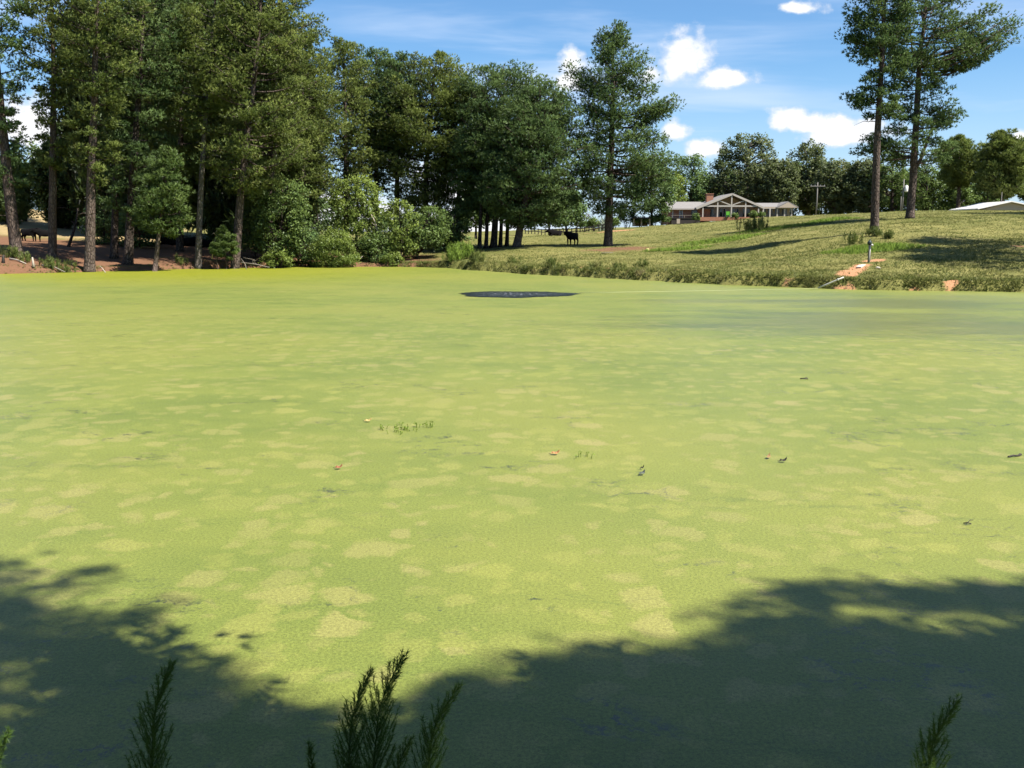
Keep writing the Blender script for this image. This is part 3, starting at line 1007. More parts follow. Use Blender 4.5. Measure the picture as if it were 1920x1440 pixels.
# left shore, front row
pine('leftmost pine on the shore, grey trunk leaning left above the two standing cows', 79, [(32, 479), (8, 280), (-14, 60), (-20, -130)],
     [(-140, 15, 20), (-40, 60, 75), (60, 60, 75), (140, 50, 60), (200, 34, 26), (280, 34, 34), (330, 25, 40), (350, 8, 12)], 0.50, 62, M_PINE_B, group=GL)
pine('straight bare pine trunk second from the left, right of the standing cows', 80.5, [(98, 487), (98, 260), (94, 20), (90, -120)],
     [(-120, 15, 15), (-50, 60, 60), (20, 60, 62), (80, 45, 50), (130, 35, 40), (230, 24, 34), (280, 26, 30), (330, 8, 10)], 0.36, 60, M_PINE, group=GL)
pine('thick dark pine with its foot at the water, third big trunk from the left', 77.5, [(167, 506), (172, 330), (182, 120), (196, -130)],
     [(-130, 20, 20), (-50, 70, 75), (40, 75, 80), (110, 60, 70), (170, 50, 55), (230, 40, 40), (300, 34, 36), (345, 12, 14)], 0.43, 74, M_PINE, group=GL)
pine('slim dark pine just right of the thick waterside trunk, clear of branches low down', 85, [(214, 492), (216, 300), (228, 100), (232, -70)],
     [(-70, 20, 20), (0, 55, 55), (80, 55, 60), (160, 40, 50), (230, 14, 20)], 0.33, 46, M_PINE_D, bark_m=M_BARK_D, group=GL)
pine('dark pine rising behind the young light green pine, trunk lost in deep shade', 82.5, [(240, 500), (252, 300), (264, 150), (275, -80)],
     [(-80, 20, 20), (0, 60, 70), (90, 75, 80), (180, 65, 75), (260, 60, 60), (330, 45, 50), (390, 30, 30), (420, 8, 8)], 0.40, 82, M_PINE_D, bark_m=M_BARK_D, group=GL)
pine('young light green pine leaning right at the waterline, low bushy crown', 79, [(287, 505), (300, 420), (312, 330), (322, 285)],
     [(285, 6, 8), (330, 26, 28), (365, 42, 38), (400, 52, 42), (430, 34, 36), (440, 10, 12)], 0.22, 40, M_LEAF, group='young pines on the left shore', tuft=0.3)
pine('pine standing back among the lying cows, dark straight trunk', 92, [(337, 471), (338, 300), (342, 100), (346, -70)],
     [(-70, 20, 20), (0, 60, 60), (80, 75, 75), (170, 80, 75), (260, 60, 60), (330, 40, 35), (360, 12, 12)], 0.36, 76, M_PINE, bark_m=M_BARK_D, group=GL)
pine('slim sunlit pine trunk in front of the lying cows, pale bark', 84.5, [(371, 492), (376, 380), (383, 240), (395, 60), (402, -60)],
     [(-60, 20, 20), (10, 55, 55), (90, 70, 70), (160, 75, 70), (220, 55, 50), (250, 20, 20)], 0.30, 62, M_PINE, bark_m=M_BARK_G, group=GL)
pine('stout pine curving up to the right, foot beside the small shore sapling', 85, [(438, 494), (447, 400), (460, 260), (478, 100), (490, -90)],
     [(-90, 20, 20), (-10, 70, 70), (70, 85, 85), (150, 95, 95), (220, 95, 110), (280, 70, 105), (330, 45, 80), (365, 15, 25)], 0.42, 90, M_PINE, group=GL)
pine('large crowned pine whose top branches reach out over the blue sky gap', 91, [(505, 474), (512, 300), (520, 100), (525, -100)],
     [(-100, 20, 25), (-20, 60, 70), (30, 70, 88), (60, 70, 76), (110, 80, 60), (180, 90, 85), (250, 90, 85), (320, 70, 75), (390, 45, 50), (420, 10, 10)], 0.45, 100, M_PINE, group=GL)
pine('rust tinged pine right of the tall left group, rounded shoulder', 95, [(566, 478), (570, 300), (568, 150), (566, 52)],
     [(52, 14, 16), (90, 45, 38), (150, 65, 60), (220, 75, 70), (290, 75, 65), (350, 50, 45), (400, 20, 20)], 0.38, 84, M_PINE, group=GL)
# left, second row: the dark backing trees
back0 = None
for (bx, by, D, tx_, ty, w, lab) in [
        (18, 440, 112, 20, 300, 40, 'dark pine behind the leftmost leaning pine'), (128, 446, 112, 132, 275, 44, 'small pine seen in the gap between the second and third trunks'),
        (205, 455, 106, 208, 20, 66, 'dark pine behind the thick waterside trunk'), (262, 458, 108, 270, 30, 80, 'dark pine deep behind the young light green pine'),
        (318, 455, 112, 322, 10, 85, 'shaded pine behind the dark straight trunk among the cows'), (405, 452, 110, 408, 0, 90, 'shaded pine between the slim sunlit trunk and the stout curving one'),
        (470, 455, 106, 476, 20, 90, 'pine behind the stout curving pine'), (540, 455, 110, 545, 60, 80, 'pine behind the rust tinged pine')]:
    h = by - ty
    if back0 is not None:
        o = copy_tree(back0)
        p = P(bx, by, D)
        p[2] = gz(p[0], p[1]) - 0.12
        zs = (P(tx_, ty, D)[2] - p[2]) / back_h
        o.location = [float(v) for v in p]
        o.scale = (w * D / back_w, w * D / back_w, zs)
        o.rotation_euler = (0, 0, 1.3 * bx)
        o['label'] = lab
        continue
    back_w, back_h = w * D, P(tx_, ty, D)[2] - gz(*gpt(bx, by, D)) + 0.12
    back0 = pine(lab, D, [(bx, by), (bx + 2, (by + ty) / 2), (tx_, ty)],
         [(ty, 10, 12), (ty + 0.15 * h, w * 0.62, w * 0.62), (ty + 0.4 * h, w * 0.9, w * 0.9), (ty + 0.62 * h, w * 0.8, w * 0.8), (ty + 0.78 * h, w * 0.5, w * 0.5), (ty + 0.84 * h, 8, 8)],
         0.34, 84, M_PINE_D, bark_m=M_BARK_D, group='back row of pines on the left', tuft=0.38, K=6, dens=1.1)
# middle stand
pine('pine with a narrow twiggy top left of the middle stand', 105, [(650, 468), (648, 300), (642, 74)],
     [(74, 10, 14), (100, 26, 22), (130, 30, 36), (170, 38, 46), (230, 52, 60), (290, 60, 58), (350, 45, 48), (400, 16, 16)], 0.36, 74, M_PINE, group=GM)
pine('pine with a pointed tuft on top, right of the narrow twiggy one', 112, [(704, 462), (706, 300), (706, 92)],
     [(92, 10, 10), (115, 34, 34), (160, 48, 50), (220, 56, 56), (280, 56, 50), (330, 34, 34), (360, 10, 10)], 0.38, 66, M_PINE_B, bark_m=M_BARK_D, group=GM)
pine('dark bare stemmed pine standing in the sky gap of the middle stand', 108, [(744, 460), (745, 300), (752, 106)],
     [(106, 12, 14), (130, 36, 34), (180, 48, 46), (230, 50, 46), (270, 30, 28), (295, 8, 8)], 0.36, 54, M_PINE_B, bark_m=M_BARK_D, group=GM)
pine('broad round topped pine in the middle stand, olive crown', 107, [(795, 460), (800, 300), (822, 102)],
     [(102, 18, 16), (125, 46, 44), (160, 66, 62), (210, 84, 72), (270, 88, 66), (320, 76, 56), (370, 48, 40), (400, 14, 14)], 0.40, 104, M_PINE, bark_m=M_BARK_D, group=GM)
pine('pine filling the dip between the two round tops of the middle stand', 110, [(858, 460), (862, 320), (876, 150)],
     [(150, 14, 18), (190, 40, 40), (250, 50, 52), (320, 52, 48), (380, 36, 36), (410, 10, 10)], 0.34, 62, M_PINE_B, bark_m=M_BARK_D, group=GM)
pine('largest round topped pine, right end of the middle stand', 104, [(925, 464), (932, 350), (944, 124)],
     [(124, 24, 24), (150, 56, 60), (190, 64, 92), (240, 74, 112), (300, 76, 116), (345, 60, 92), (385, 40, 60), (405, 14, 14)], 0.40, 130, M_PINE_B, bark_m=M_BARK_D, group=GM)
for (bx, by, D, tx_, ty, lab) in [(899, 468, 102, 906, 250, 'leftmost slim trunk of the dark cluster under the largest round top'), (911, 467, 103, 920, 230, 'second slim trunk of the dark cluster, almost touching the first'),
                                  (938, 463, 105, 946, 240, 'slim trunk of the dark cluster standing just right of its gap'), (950, 461, 107, 960, 230, 'rightmost slim trunk of the dark cluster, beside the leaning one')]:
    pine(lab, D, [(bx, by), (bx + 4, 380), (tx_, ty)], [(ty, 8, 8), (ty + 40, 30, 30), (ty + 100, 32, 32), (ty + 130, 10, 10)], 0.24, 26, M_PINE_D, bark_m=M_BARK_D, group='slim trunks of the dark cluster')
pine('pine with a leaning grey foot, crown touching the lone tall pine', 98, [(968, 464), (984, 380), (1000, 260), (1012, 160)],
     [(160, 14, 20), (200, 40, 52), (250, 60, 80), (310, 66, 96), (360, 60, 90), (400, 40, 60), (425, 14, 20)], 0.43, 92, M_PINE_B, group=GM)
# lone pine in the middle
pine('lone tall pine on the grass bank, layered crown against the white cloud', 100, [(1140, 463), (1143, 330), (1149, 180), (1152, 50)],
     [(48, 10, 13), (62, 25, 22), (85, 32, 25), (105, 47, 55), (122, 71, 64), (146, 76, 67), (160, 62, 59), (176, 50, 81), (190, 71, 106), (206, 50, 84), (226, 50, 74), (262, 64, 97), (300, 66, 113), (335, 59, 97), (372, 44, 81), (395, 25, 50), (405, 8, 13)],
     0.47, 112, M_PINE_B, dens=1.25, rc=(0.6, 1.25), group=None,
     extra=[(196, 4, 118), (190, -10, 108), (206, 12, 100), (300, 2, 122), (312, -12, 112), (286, 14, 104), (338, 8, 104), (352, -10, 90), (345, 176, 64), (150, 184, 78), (130, 176, 74)])
# hill pines
pine('tall slim pine on the hill with a long bare trunk, left of a pair', 80, [(1639, 442), (1641, 300), (1648, 120), (1656, -100)],
     [(-110, 16, 16), (-40, 40, 40), (10, 50, 42), (40, 62, 44), (62, 46, 46), (80, 60, 44), (110, 46, 42), (135, 30, 34), (160, 24, 28), (178, 44, 20), (196, 42, 36), (214, 22, 40), (226, 6, 12)],
     0.36, 76, M_PINE_B, dens=0.72, rc=(0.62, 1.0), dead=5, group='pair of pines on the hill',
     extra=[(34, 182, 60), (70, 178, 62), (84, 186, 56), (182, 176, 52), (192, 188, 44), (210, 4, 42), (122, -4, 46), (18, 5, 50)])
hp = pine('leaning pine on the hill with a crown swept to the right', 98, [(1706, 410), (1714, 330), (1722, 200), (1728, 100), (1744, -20), (1752, -110)],
     [(-110, 30, 30), (-40, 70, 80), (0, 80, 96), (22, 80, 120), (44, 84, 168), (66, 78, 172), (84, 66, 130), (110, 58, 60), (140, 50, 52), (168, 44, 40), (186, 40, 60), (206, 30, 74), (222, 20, 60), (238, 46, 60), (256, 78, 62), (280, 100, 66), (298, 80, 50), (310, 10, 20)],
     0.42, 110, M_PINE_B, dens=0.78, rc=(0.62, 1.05), dead=4, group='pair of pines on the hill',
          extra=[(24, -8, 112), (36, 14, 140), (44, -4, 162), (52, 8, 170), (60, -14, 150), (70, 6, 168), (78, -10, 128), (30, 30, 100), (90, 4, 96), (212, -6, 72), (226, 10, 66), (262, 185, 88), (284, 172, 100), (272, 190, 76), (296, 8, 60), (20, 170, 90), (60, 188, 84)])
fork = MB()
fp = np.array([P(px, py, 98) for px, py in [(1716, 318), (1728, 296), (1738, 272), (1752, 240), (1762, 214)]])
fp[:, 1] += [0, 0.1, 0.3, 0.5, 0.8]
fork.tube(fp, [0.20, 0.18, 0.15, 0.10, 0.05], 7)
fork.build('fork_limb', M_BARK, hp, np.array(hp.location), smooth=True)

# broadleaf growth along the far shore
GS = 'shrubs along the far shore'
broadleaf('round light green willow bush right at the far waterline', 88.5, [(626, 500), (626, 470), (628, 440)],
          [(430, 8, 8), (440, 26, 24), (455, 40, 36), (472, 46, 44), (490, 46, 46), (499, 40, 40)], 0.03, 150, M_LEAF_L, 0.17, (0.4, 0.7), 84, 0.9, group=GS, name='willow_bush', cat='bush', stems=9, limbs=24)
broadleaf('tall feathery light green tree behind the round willow bush', 93, [(668, 492), (668, 420), (672, 345)],
          [(332, 16, 16), (350, 52, 34), (375, 62, 44), (400, 50, 46), (430, 48, 48), (460, 50, 46), (485, 30, 30)], 0.13, 210, M_LEAF_L, 0.26, (0.5, 0.9), 46, 0.6, group=GS, name='willow_tree')
broadleaf('light green sapling with a leaning top, between two taller shore trees', 92, [(752, 492), (754, 440), (745, 390)],
          [(378, 10, 12), (400, 26, 36), (425, 34, 36), (450, 34, 30), (480, 28, 24)], 0.09, 110, M_LEAF_L, 0.25, (0.4, 0.8), 44, 0.55, group=GS, name='willow_tree')
broadleaf('spreading shore tree with a short forked trunk at the water', 94, [(780, 497), (788, 450), (806, 400)],
          [(392, 12, 20), (410, 30, 44), (435, 44, 52), (455, 44, 46), (470, 20, 20)], 0.16, 140, M_LEAF, 0.26, (0.45, 0.85), 46, 0.5, group=GS, name='broadleaf_tree')
broadleaf('small bushy tree beside the tall weeds at the corner of the pond', 101, [(848, 470), (850, 430), (852, 395)],
          [(385, 12, 12), (405, 32, 26), (435, 34, 28), (460, 16, 16)], 0.11, 90, M_LEAF, 0.26, (0.45, 0.85), 44, 0.5, group=GS, name='broadleaf_tree')
broadleaf('mid green tree leaning out right of the stout curving pine', 88, [(520, 492), (525, 440), (535, 350)],
          [(335, 14, 14), (360, 40, 42), (400, 56, 52), (430, 56, 52), (460, 50, 46), (485, 34, 34)], 0.14, 200, M_LEAF, 0.26, (0.5, 0.9), 46, 0.5, group=GS, name='broadleaf_tree')
broadleaf('dark glossy shrub left of the round willow bush', 89.5, [(566, 494), (566, 470), (566, 440)],
          [(418, 10, 12), (435, 28, 26), (460, 32, 30), (485, 30, 26), (496, 22, 20)], 0.04, 100, M_PINE_D, 0.22, (0.4, 0.8), 44, 0.4, group=GS, name='shrub', cat='shrub', stems=7, limbs=16)
broadleaf('yellowish low shrub at the waterline left of the dark glossy shrub', 86, [(520, 498), (520, 488), (520, 476)],
          [(470, 10, 10), (480, 24, 26), (490, 28, 28), (498, 24, 24)], 0.03, 44, M_LEAF_L, 0.2, (0.35, 0.6), 44, 0.5, group=GS, name='shrub', cat='shrub', stems=6, limbs=12)
broadleaf('olive shrub under the feathery tree, right of the round willow bush', 91, [(706, 498), (706, 480), (704, 455)],
          [(440, 12, 12), (455, 28, 28), (475, 34, 30), (492, 26, 26)], 0.03, 80, M_LEAF, 0.22, (0.4, 0.75), 44, 0.5, group=GS, name='shrub', cat='shrub', stems=6, limbs=12)
broadleaf('bright low bush by the fallen sticks, under the leaning sapling', 90, [(735, 499), (735, 490), (735, 480)],
          [(474, 8, 8), (482, 20, 20), (492, 22, 22), (499, 18, 18)], 0.03, 36, M_LEAF_L, 0.2, (0.3, 0.55), 44, 0.5, group=GS, name='shrub', cat='shrub', stems=6, limbs=10)
broadleaf('leafy tree filling the gap between the second and third pine trunks', 112, [(118, 440), (118, 380), (118, 290)],
          [(235, 12, 12), (265, 40, 40), (310, 56, 54), (360, 58, 56), (395, 50, 48), (412, 30, 30)], 0.2, 170, M_LEAF, 0.3, (0.6, 1.1), 44, 0.4, group='leafy trees behind the left pines')
broadleaf('leafy olive tree at the left picture edge behind the leaning pine', 116, [(48, 418), (48, 350), (48, 300)],
          [(262, 14, 14), (290, 46, 34), (330, 62, 40), (370, 60, 40), (395, 44, 34), (405, 20, 20)], 0.2, 140, M_LEAF, 0.3, (0.6, 1.1), 44, 0.4, group='leafy trees behind the left pines')
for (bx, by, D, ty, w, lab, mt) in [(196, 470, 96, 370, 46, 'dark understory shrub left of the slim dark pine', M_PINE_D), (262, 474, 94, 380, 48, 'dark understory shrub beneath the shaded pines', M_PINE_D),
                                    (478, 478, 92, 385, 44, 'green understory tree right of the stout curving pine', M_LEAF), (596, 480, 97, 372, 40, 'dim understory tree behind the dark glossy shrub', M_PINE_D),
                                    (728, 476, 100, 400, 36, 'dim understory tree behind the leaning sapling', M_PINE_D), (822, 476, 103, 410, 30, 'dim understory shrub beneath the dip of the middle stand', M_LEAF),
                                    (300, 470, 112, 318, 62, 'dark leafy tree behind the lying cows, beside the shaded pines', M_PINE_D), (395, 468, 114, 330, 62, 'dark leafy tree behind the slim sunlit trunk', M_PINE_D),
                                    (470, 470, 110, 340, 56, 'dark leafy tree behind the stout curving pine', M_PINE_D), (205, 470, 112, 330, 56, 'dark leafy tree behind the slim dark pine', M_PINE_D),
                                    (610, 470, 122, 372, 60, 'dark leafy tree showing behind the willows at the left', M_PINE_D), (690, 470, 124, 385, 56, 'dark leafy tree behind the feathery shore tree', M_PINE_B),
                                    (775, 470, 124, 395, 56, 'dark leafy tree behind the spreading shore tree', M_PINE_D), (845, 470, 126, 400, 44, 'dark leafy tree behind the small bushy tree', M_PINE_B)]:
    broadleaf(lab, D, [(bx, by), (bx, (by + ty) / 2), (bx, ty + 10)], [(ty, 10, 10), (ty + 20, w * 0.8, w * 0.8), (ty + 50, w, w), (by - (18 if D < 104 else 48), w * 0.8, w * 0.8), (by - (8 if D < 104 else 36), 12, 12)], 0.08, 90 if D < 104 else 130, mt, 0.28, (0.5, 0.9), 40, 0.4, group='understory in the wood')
# shore sapling pine
pine('small green sapling pine at the foot of the stout curving pine', 83.5, [(424, 496), (424, 470), (425, 432)],
     [(430, 3, 3), (445, 12, 14), (460, 20, 20), (475, 20, 18), (484, 8, 8)], 0.06, 40, M_LEAF, group='young pines on the left shore', tuft=0.24, dead=0, rc=(0.2, 0.34))
pine('tiny sapling with dead twigs left of the small green sapling', 83, [(408, 497), (409, 475), (412, 455)],
     [(455, 3, 3), (465, 9, 10), (476, 10, 10), (482, 4, 4)], 0.05, 24, M_LEAF, group='young pines on the left shore', tuft=0.2, dead=4, rc=(0.15, 0.25))

# garden and far trees round the house
GO = 'oaks behind the house'
GF = 'far trees along the ridge'
OAK = dict(leaf=0.55, rc=(0.9, 1.7), M=60, mat=M_OAK, bark_m=M_BARK_G, shell=0.42, limbs=40)
broadleaf('largest oak behind the house, wide dome above the porch gable', 206, [(1398, 404), (1400, 360), (1402, 300), (1404, 275)],
          [(255, 20, 20), (266, 46, 42), (285, 52, 48), (300, 58, 52), (320, 78, 56), (345, 84, 62), (368, 78, 58), (384, 40, 40)], 0.6, 300, group=GO, name='oak_tree', cat='oak', **OAK)
broadleaf('oak with a rounded crown above the right wing of the house', 212, [(1516, 402), (1516, 350), (1516, 300)],
          [(268, 12, 12), (282, 28, 26), (305, 34, 32), (340, 38, 36), (375, 36, 34), (392, 20, 20)], 0.5, 210, group=GO, name='oak_tree', cat='oak', **OAK)
broadleaf('lower oak between the two domed oaks behind the house', 200, [(1462, 400), (1462, 360), (1462, 320)],
          [(300, 14, 14), (318, 34, 30), (345, 42, 38), (372, 40, 36), (388, 24, 24)], 0.45, 200, group=GO, name='oak_tree', cat='oak', **OAK)
broadleaf('brownish oak right of the crossarm pole', 198, [(1566, 399), (1566, 360), (1566, 325)],
          [(303, 12, 14), (320, 30, 30), (345, 38, 36), (375, 38, 36), (392, 26, 26)], 0.45, 200, group=GO, name='oak_tree', cat='oak', **OAK)
broadleaf('brownish oak close behind the slim hill pine', 194, [(1622, 396), (1622, 360), (1622, 325)],
          [(298, 12, 12), (318, 30, 30), (345, 40, 38), (375, 40, 38), (392, 26, 26)], 0.45, 200, group=GO, name='oak_tree', cat='oak', **OAK)
FG = dict(leaf=0.45, rc=(0.8, 1.4), M=44, mat=M_LEAF, bark_m=M_BARK_D, shell=0.42)
broadleaf('dark green tree behind the transformer pole', 190, [(1672, 396), (1672, 350), (1672, 310)],
          [(285, 12, 12), (305, 34, 30), (335, 42, 40), (370, 44, 40), (390, 26, 26)], 0.4, 130, group=GF, **FG)
broadleaf('mid green tree right behind the leaning hill pine', 182, [(1738, 395), (1738, 360), (1738, 320)],
          [(312, 12, 12), (325, 28, 30), (345, 38, 44), (370, 42, 48), (390, 30, 36)], 0.4, 130, group=GF, **FG)
broadleaf('low leafy tree left of the white roofed shed', 178, [(1800, 396), (1800, 375), (1800, 350)],
          [(335, 10, 10), (350, 24, 24), (370, 32, 34), (388, 26, 28)], 0.3, 80, group=GF, **FG)
broadleaf('low leafy tree behind the shed roof', 185, [(1852, 396), (1852, 375), (1852, 340)],
          [(325, 12, 10), (345, 24, 24), (370, 30, 34), (388, 26, 28)], 0.3, 80, group=GF, **FG)
pine('far pine with a rounded top just right of the leaning hill pine', 170, [(1796, 396), (1798, 340), (1796, 262)],
     [(258, 8, 8), (270, 26, 26), (290, 36, 36), (315, 36, 36), (340, 26, 26), (350, 8, 8)], 0.40, 60, M_PINE, group=GF, tuft=0.5, K=6, rc=(0.8, 1.3))
pine('far pine at the right edge above the white roofed shed', 160, [(1880, 396), (1880, 340), (1878, 252)],
     [(250, 10, 12), (262, 24, 26), (285, 42, 34), (305, 40, 40), (330, 44, 40), (355, 34, 34), (370, 10, 10)], 0.42, 80, M_PINE, group=GF, tuft=0.5, K=6, rc=(0.8, 1.3))
pine('last far pine cut by the right picture edge', 166, [(1928, 396), (1928, 340), (1926, 268)],
     [(262, 10, 10), (285, 34, 30), (320, 42, 40), (350, 36, 36), (372, 10, 10)], 0.42, 66, M_PINE_D, group=GF, tuft=0.5, K=6, rc=(0.8, 1.3))
broadleaf('yellow green tree at the left end of the house', 198, [(1252, 412), (1254, 380), (1256, 350)],
          [(322, 10, 12), (338, 24, 30), (358, 30, 36), (382, 30, 28), (402, 20, 14)], 0.3, 110, M_LEAF_L, 0.42, (0.7, 1.2), 44, 0.4, group='trees and bushes left of the house')
broadleaf('dark tree behind the left wing of the house', 205, [(1296, 406), (1296, 370), (1296, 330)],
          [(290, 14, 14), (306, 32, 26), (335, 38, 32), (365, 38, 32), (392, 30, 26)], 0.3, 180, M_PINE_B, 0.46, (0.8, 1.4), 44, 0.3, group='trees and bushes left of the house')
broadleaf('dark pointed tree seen right of the lone tall pine', 160, [(1222, 414), (1222, 380), (1222, 340)],
          [(300, 14, 14), (322, 34, 34), (360, 42, 44), (398, 36, 36)], 0.25, 190, M_PINE_D, 0.4, (0.7, 1.2), 44, 0.3, group='trees and bushes left of the house')
broadleaf('small smoky grey tree behind the rail fence', 168, [(1082, 428), (1082, 410), (1082, 398)],
          [(384, 8, 8), (394, 20, 20), (404, 26, 24), (414, 22, 20)], 0.12, 60, M_PURPLE, 0.3, (0.4, 0.8), 26, 0.2, name='ornamental_tree', group='trees and bushes left of the house')
for (bx, by, D, ty, w, lab, mt) in [(1176, 417, 162, 396, 22, 'rounded garden bush right of the lone pine trunk', M_PINE_D), (1200, 418, 160, 410, 20, 'low garden bush under the dark little roof', M_LEAF),
                                    (1226, 417, 160, 404, 8, 'small upright evergreen left of the house deck', M_PINE_D), (1242, 416, 160, 402, 12, 'clipped dark hedge at the corner of the house', M_PINE_D),
                                    (1114, 426, 164, 410, 10, 'green garden bush left of the lone pine trunk', M_LEAF), (1150, 424, 158, 410, 10, 'olive garden bush touching the right side of the lone trunk', M_LEAF),
                                    (1098, 426, 172, 416, 18, 'low bushes behind the rail fence', M_LEAF)]:
    broadleaf(lab, D, [(bx, by), (bx, (by + ty) / 2), (bx, ty + 3)], [(ty, w * 0.4, w * 0.4), (ty + 5, w * 0.8, w * 0.8), ((by + ty) / 2, w, w), (by - 2, w * 0.9, w * 0.9)], 0.05, 46, mt, 0.3, (0.4, 0.8), 36, 0.2,
              group='trees and bushes left of the house', name='garden_bush', cat='bush', stems=5, limbs=8)


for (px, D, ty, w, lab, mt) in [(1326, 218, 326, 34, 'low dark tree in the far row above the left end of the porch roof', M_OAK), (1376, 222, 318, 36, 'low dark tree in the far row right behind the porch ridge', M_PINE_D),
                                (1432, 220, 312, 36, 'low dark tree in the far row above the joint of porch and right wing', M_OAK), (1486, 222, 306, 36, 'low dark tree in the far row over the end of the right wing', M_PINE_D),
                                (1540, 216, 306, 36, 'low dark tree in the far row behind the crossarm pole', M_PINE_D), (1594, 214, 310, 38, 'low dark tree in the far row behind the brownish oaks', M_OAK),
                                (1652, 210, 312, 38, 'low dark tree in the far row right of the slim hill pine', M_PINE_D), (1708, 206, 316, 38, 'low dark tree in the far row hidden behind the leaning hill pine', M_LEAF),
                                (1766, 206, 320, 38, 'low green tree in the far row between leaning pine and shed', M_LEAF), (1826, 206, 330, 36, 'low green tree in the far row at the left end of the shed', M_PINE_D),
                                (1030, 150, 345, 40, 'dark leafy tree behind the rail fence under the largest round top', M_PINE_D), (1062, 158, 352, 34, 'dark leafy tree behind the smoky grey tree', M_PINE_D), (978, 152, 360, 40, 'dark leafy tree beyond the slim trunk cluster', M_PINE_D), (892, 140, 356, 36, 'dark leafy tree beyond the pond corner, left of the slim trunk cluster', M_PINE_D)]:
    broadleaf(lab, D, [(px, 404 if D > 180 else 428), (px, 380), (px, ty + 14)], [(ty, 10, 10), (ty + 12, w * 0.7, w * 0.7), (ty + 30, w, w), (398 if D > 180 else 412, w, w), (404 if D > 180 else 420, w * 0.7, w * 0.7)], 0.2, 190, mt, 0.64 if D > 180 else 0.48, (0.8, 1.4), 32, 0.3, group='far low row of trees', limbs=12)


# upright spiky plant by the lone trunk
def spiky(px, py, D, h, label, mat, n=60, spread=0.35, name='spiky_plant', cat='plant', w=0.06, group=None):
    SEED[0] += 1
    rng = np.random.default_rng(SEED[0])
    p = P(px, py, D)
    p[2] = gz(p[0], p[1]) - 0.03
    mb = MB()
    C = p + rng.normal(0, 0.14, (n, 3)) * [1, 1, 0] * (h * 0.8)
    C[:, 2] = ground_z(C[:, 0], C[:, 1]) - 0.02
    d = unit(np.stack([rng.normal(0, spread, n), rng.normal(0, spread, n), np.ones(n)], 1))
    ln = h * rng.uniform(0.55, 1.05, n)[:, None]
    s = unit(np.cross(d, rng.normal(size=(n, 3))))
    mid = C + d * ln * 0.55
    bend = np.stack([rng.normal(0, 0.16, n), rng.normal(0, 0.16, n), np.full(n, -0.05)], 1) * ln
    tip = C + d * ln + bend
    V = np.stack([C - s * w * 0.4, C + s * w * 0.4, mid + s * w * 0.5, mid - s * w * 0.5, tip], 1).reshape(-1, 3)
    b_ = np.arange(n)[:, None] * 5
    T = np.concatenate([b_ + np.array(t) for t in ((0, 1, 2), (0, 2, 3), (3, 2, 4))])
    mb.add(V, T, np.repeat(rng.random(n), 5))
    root = empty(name, p, label, cat, group)
    mb.build('leaves', mat, root, p)
    return root, p, rng


spiky(1133, 427, 158, 3.2, 'tall pale spiky clump half hidden by the lone pine trunk', simple('pale_blades', (0.36, 0.42, 0.30), 0.6), 70, 0.22, w=0.16)


def weed(px, py, D, h, label, mat=M_WEED, n=26, group='tall weeds on the pond bank', wd=1.0):
    """a stand of upright stems carrying small leaves"""
    SEED[0] += 1
    rng = np.random.default_rng(SEED[0])
    p = P(px, py, D)
    p[2] = gz(p[0], p[1]) - 0.03
    root = empty('tall_weed', p, label, 'weed', group)
    sm, lm = MB(), MB()
    C, tt = [], []
    for i in range(n):
        b0 = p + np.array([rng.normal(0, 0.28 * wd), rng.normal(0, 0.25 * wd), 0])
        b0[2] = gz(b0[0], b0[1]) - 0.03
        hh = 0.85 * h * rng.uniform(0.3, 1.0)
        tip = b0 + np.array([rng.normal(0, 0.12) * hh, rng.normal(0, 0.12) * hh, hh])
        sm.tube([b0, (b0 + tip) / 2 + rng.normal(0, 0.02, 3), tip], [0.012, 0.009, 0.004], 3)
        kk = int(26 * hh) + 8
        u = rng.random(kk)[:, None]
        C.append(b0 + (tip - b0) * (0.15 + 0.85 * u) + rng.normal(0, 0.07, (kk, 3)))
        tt.append(np.full(kk, rng.random()))
    C, tt = np.concatenate(C), np.concatenate(tt)
    lm.add(*blades(rng, C, np.tile([0, 0, 1.0], (len(C), 1)) + rng.normal(0, 0.3, (len(C), 3)), 0.26, 0.035, 3, 0.5, np.clip(tt + rng.normal(0, 0.1, len(tt)), 0, 1)), np.repeat(unit((C - p) * [1, 1, 0.1] + [0, 0, 0.7]), 9, 0))
    tag(sm.build('stems', M_WEED, root, p), kind='stuff')
    tag(lm.build('leaves', mat, root, p), kind='stuff')
    return root


weed(852, 500, 87, 2.0, 'tall bright weeds at the corner where wood meets pasture', M_LUSH, 40, wd=1.6)
weed(872, 494, 88, 1.9, 'second stand of bright weeds, just right of the corner clump', M_LUSH, 34, wd=1.3)
weed(893, 503, 82, 1.2, 'upright feathery weeds above the small bare bank spot', M_WEED, 26, wd=1.0)
weed(962, 500, 78, 0.8, 'small upright weed on the bank under the leaning pine foot', M_WEED, 12)
weed(1032, 508, 72, 0.9, 'tall thin weed on the bank straight above the dark water ring', M_WEED, 8)
weed(1046, 510, 71, 0.6, 'low weed clump beside the tall thin one', M_WEED, 7)
weed(1110, 511, 69.5, 0.6, 'weed on the bank left of the orange clay scar', M_WEED, 7)
weed(1200, 503, 69, 0.8, 'weed standing above the bank right of the orange clay scar', M_WEED, 7)
weed(1158, 507, 68.5, 0.5, 'short weed at the edge of the orange clay scar', M_WEED, 10)
weed(1416, 440, 104, 1.9, 'dark green thistle bush standing in the lush pasture strip', M_WEED, 46, wd=2.4, group=None)
weed(1600, 452, 75, 1.2, 'weed growing left of the slim hill pine foot', M_WEED, 16, group=None)
weed(1660, 446, 76, 0.9, 'weed growing right of the slim hill pine foot', M_WEED, 12, group=None)
weed(1641, 446, 78, 1.0, 'weeds hiding the front of the slim hill pine foot', M_WEED, 16, group=None)
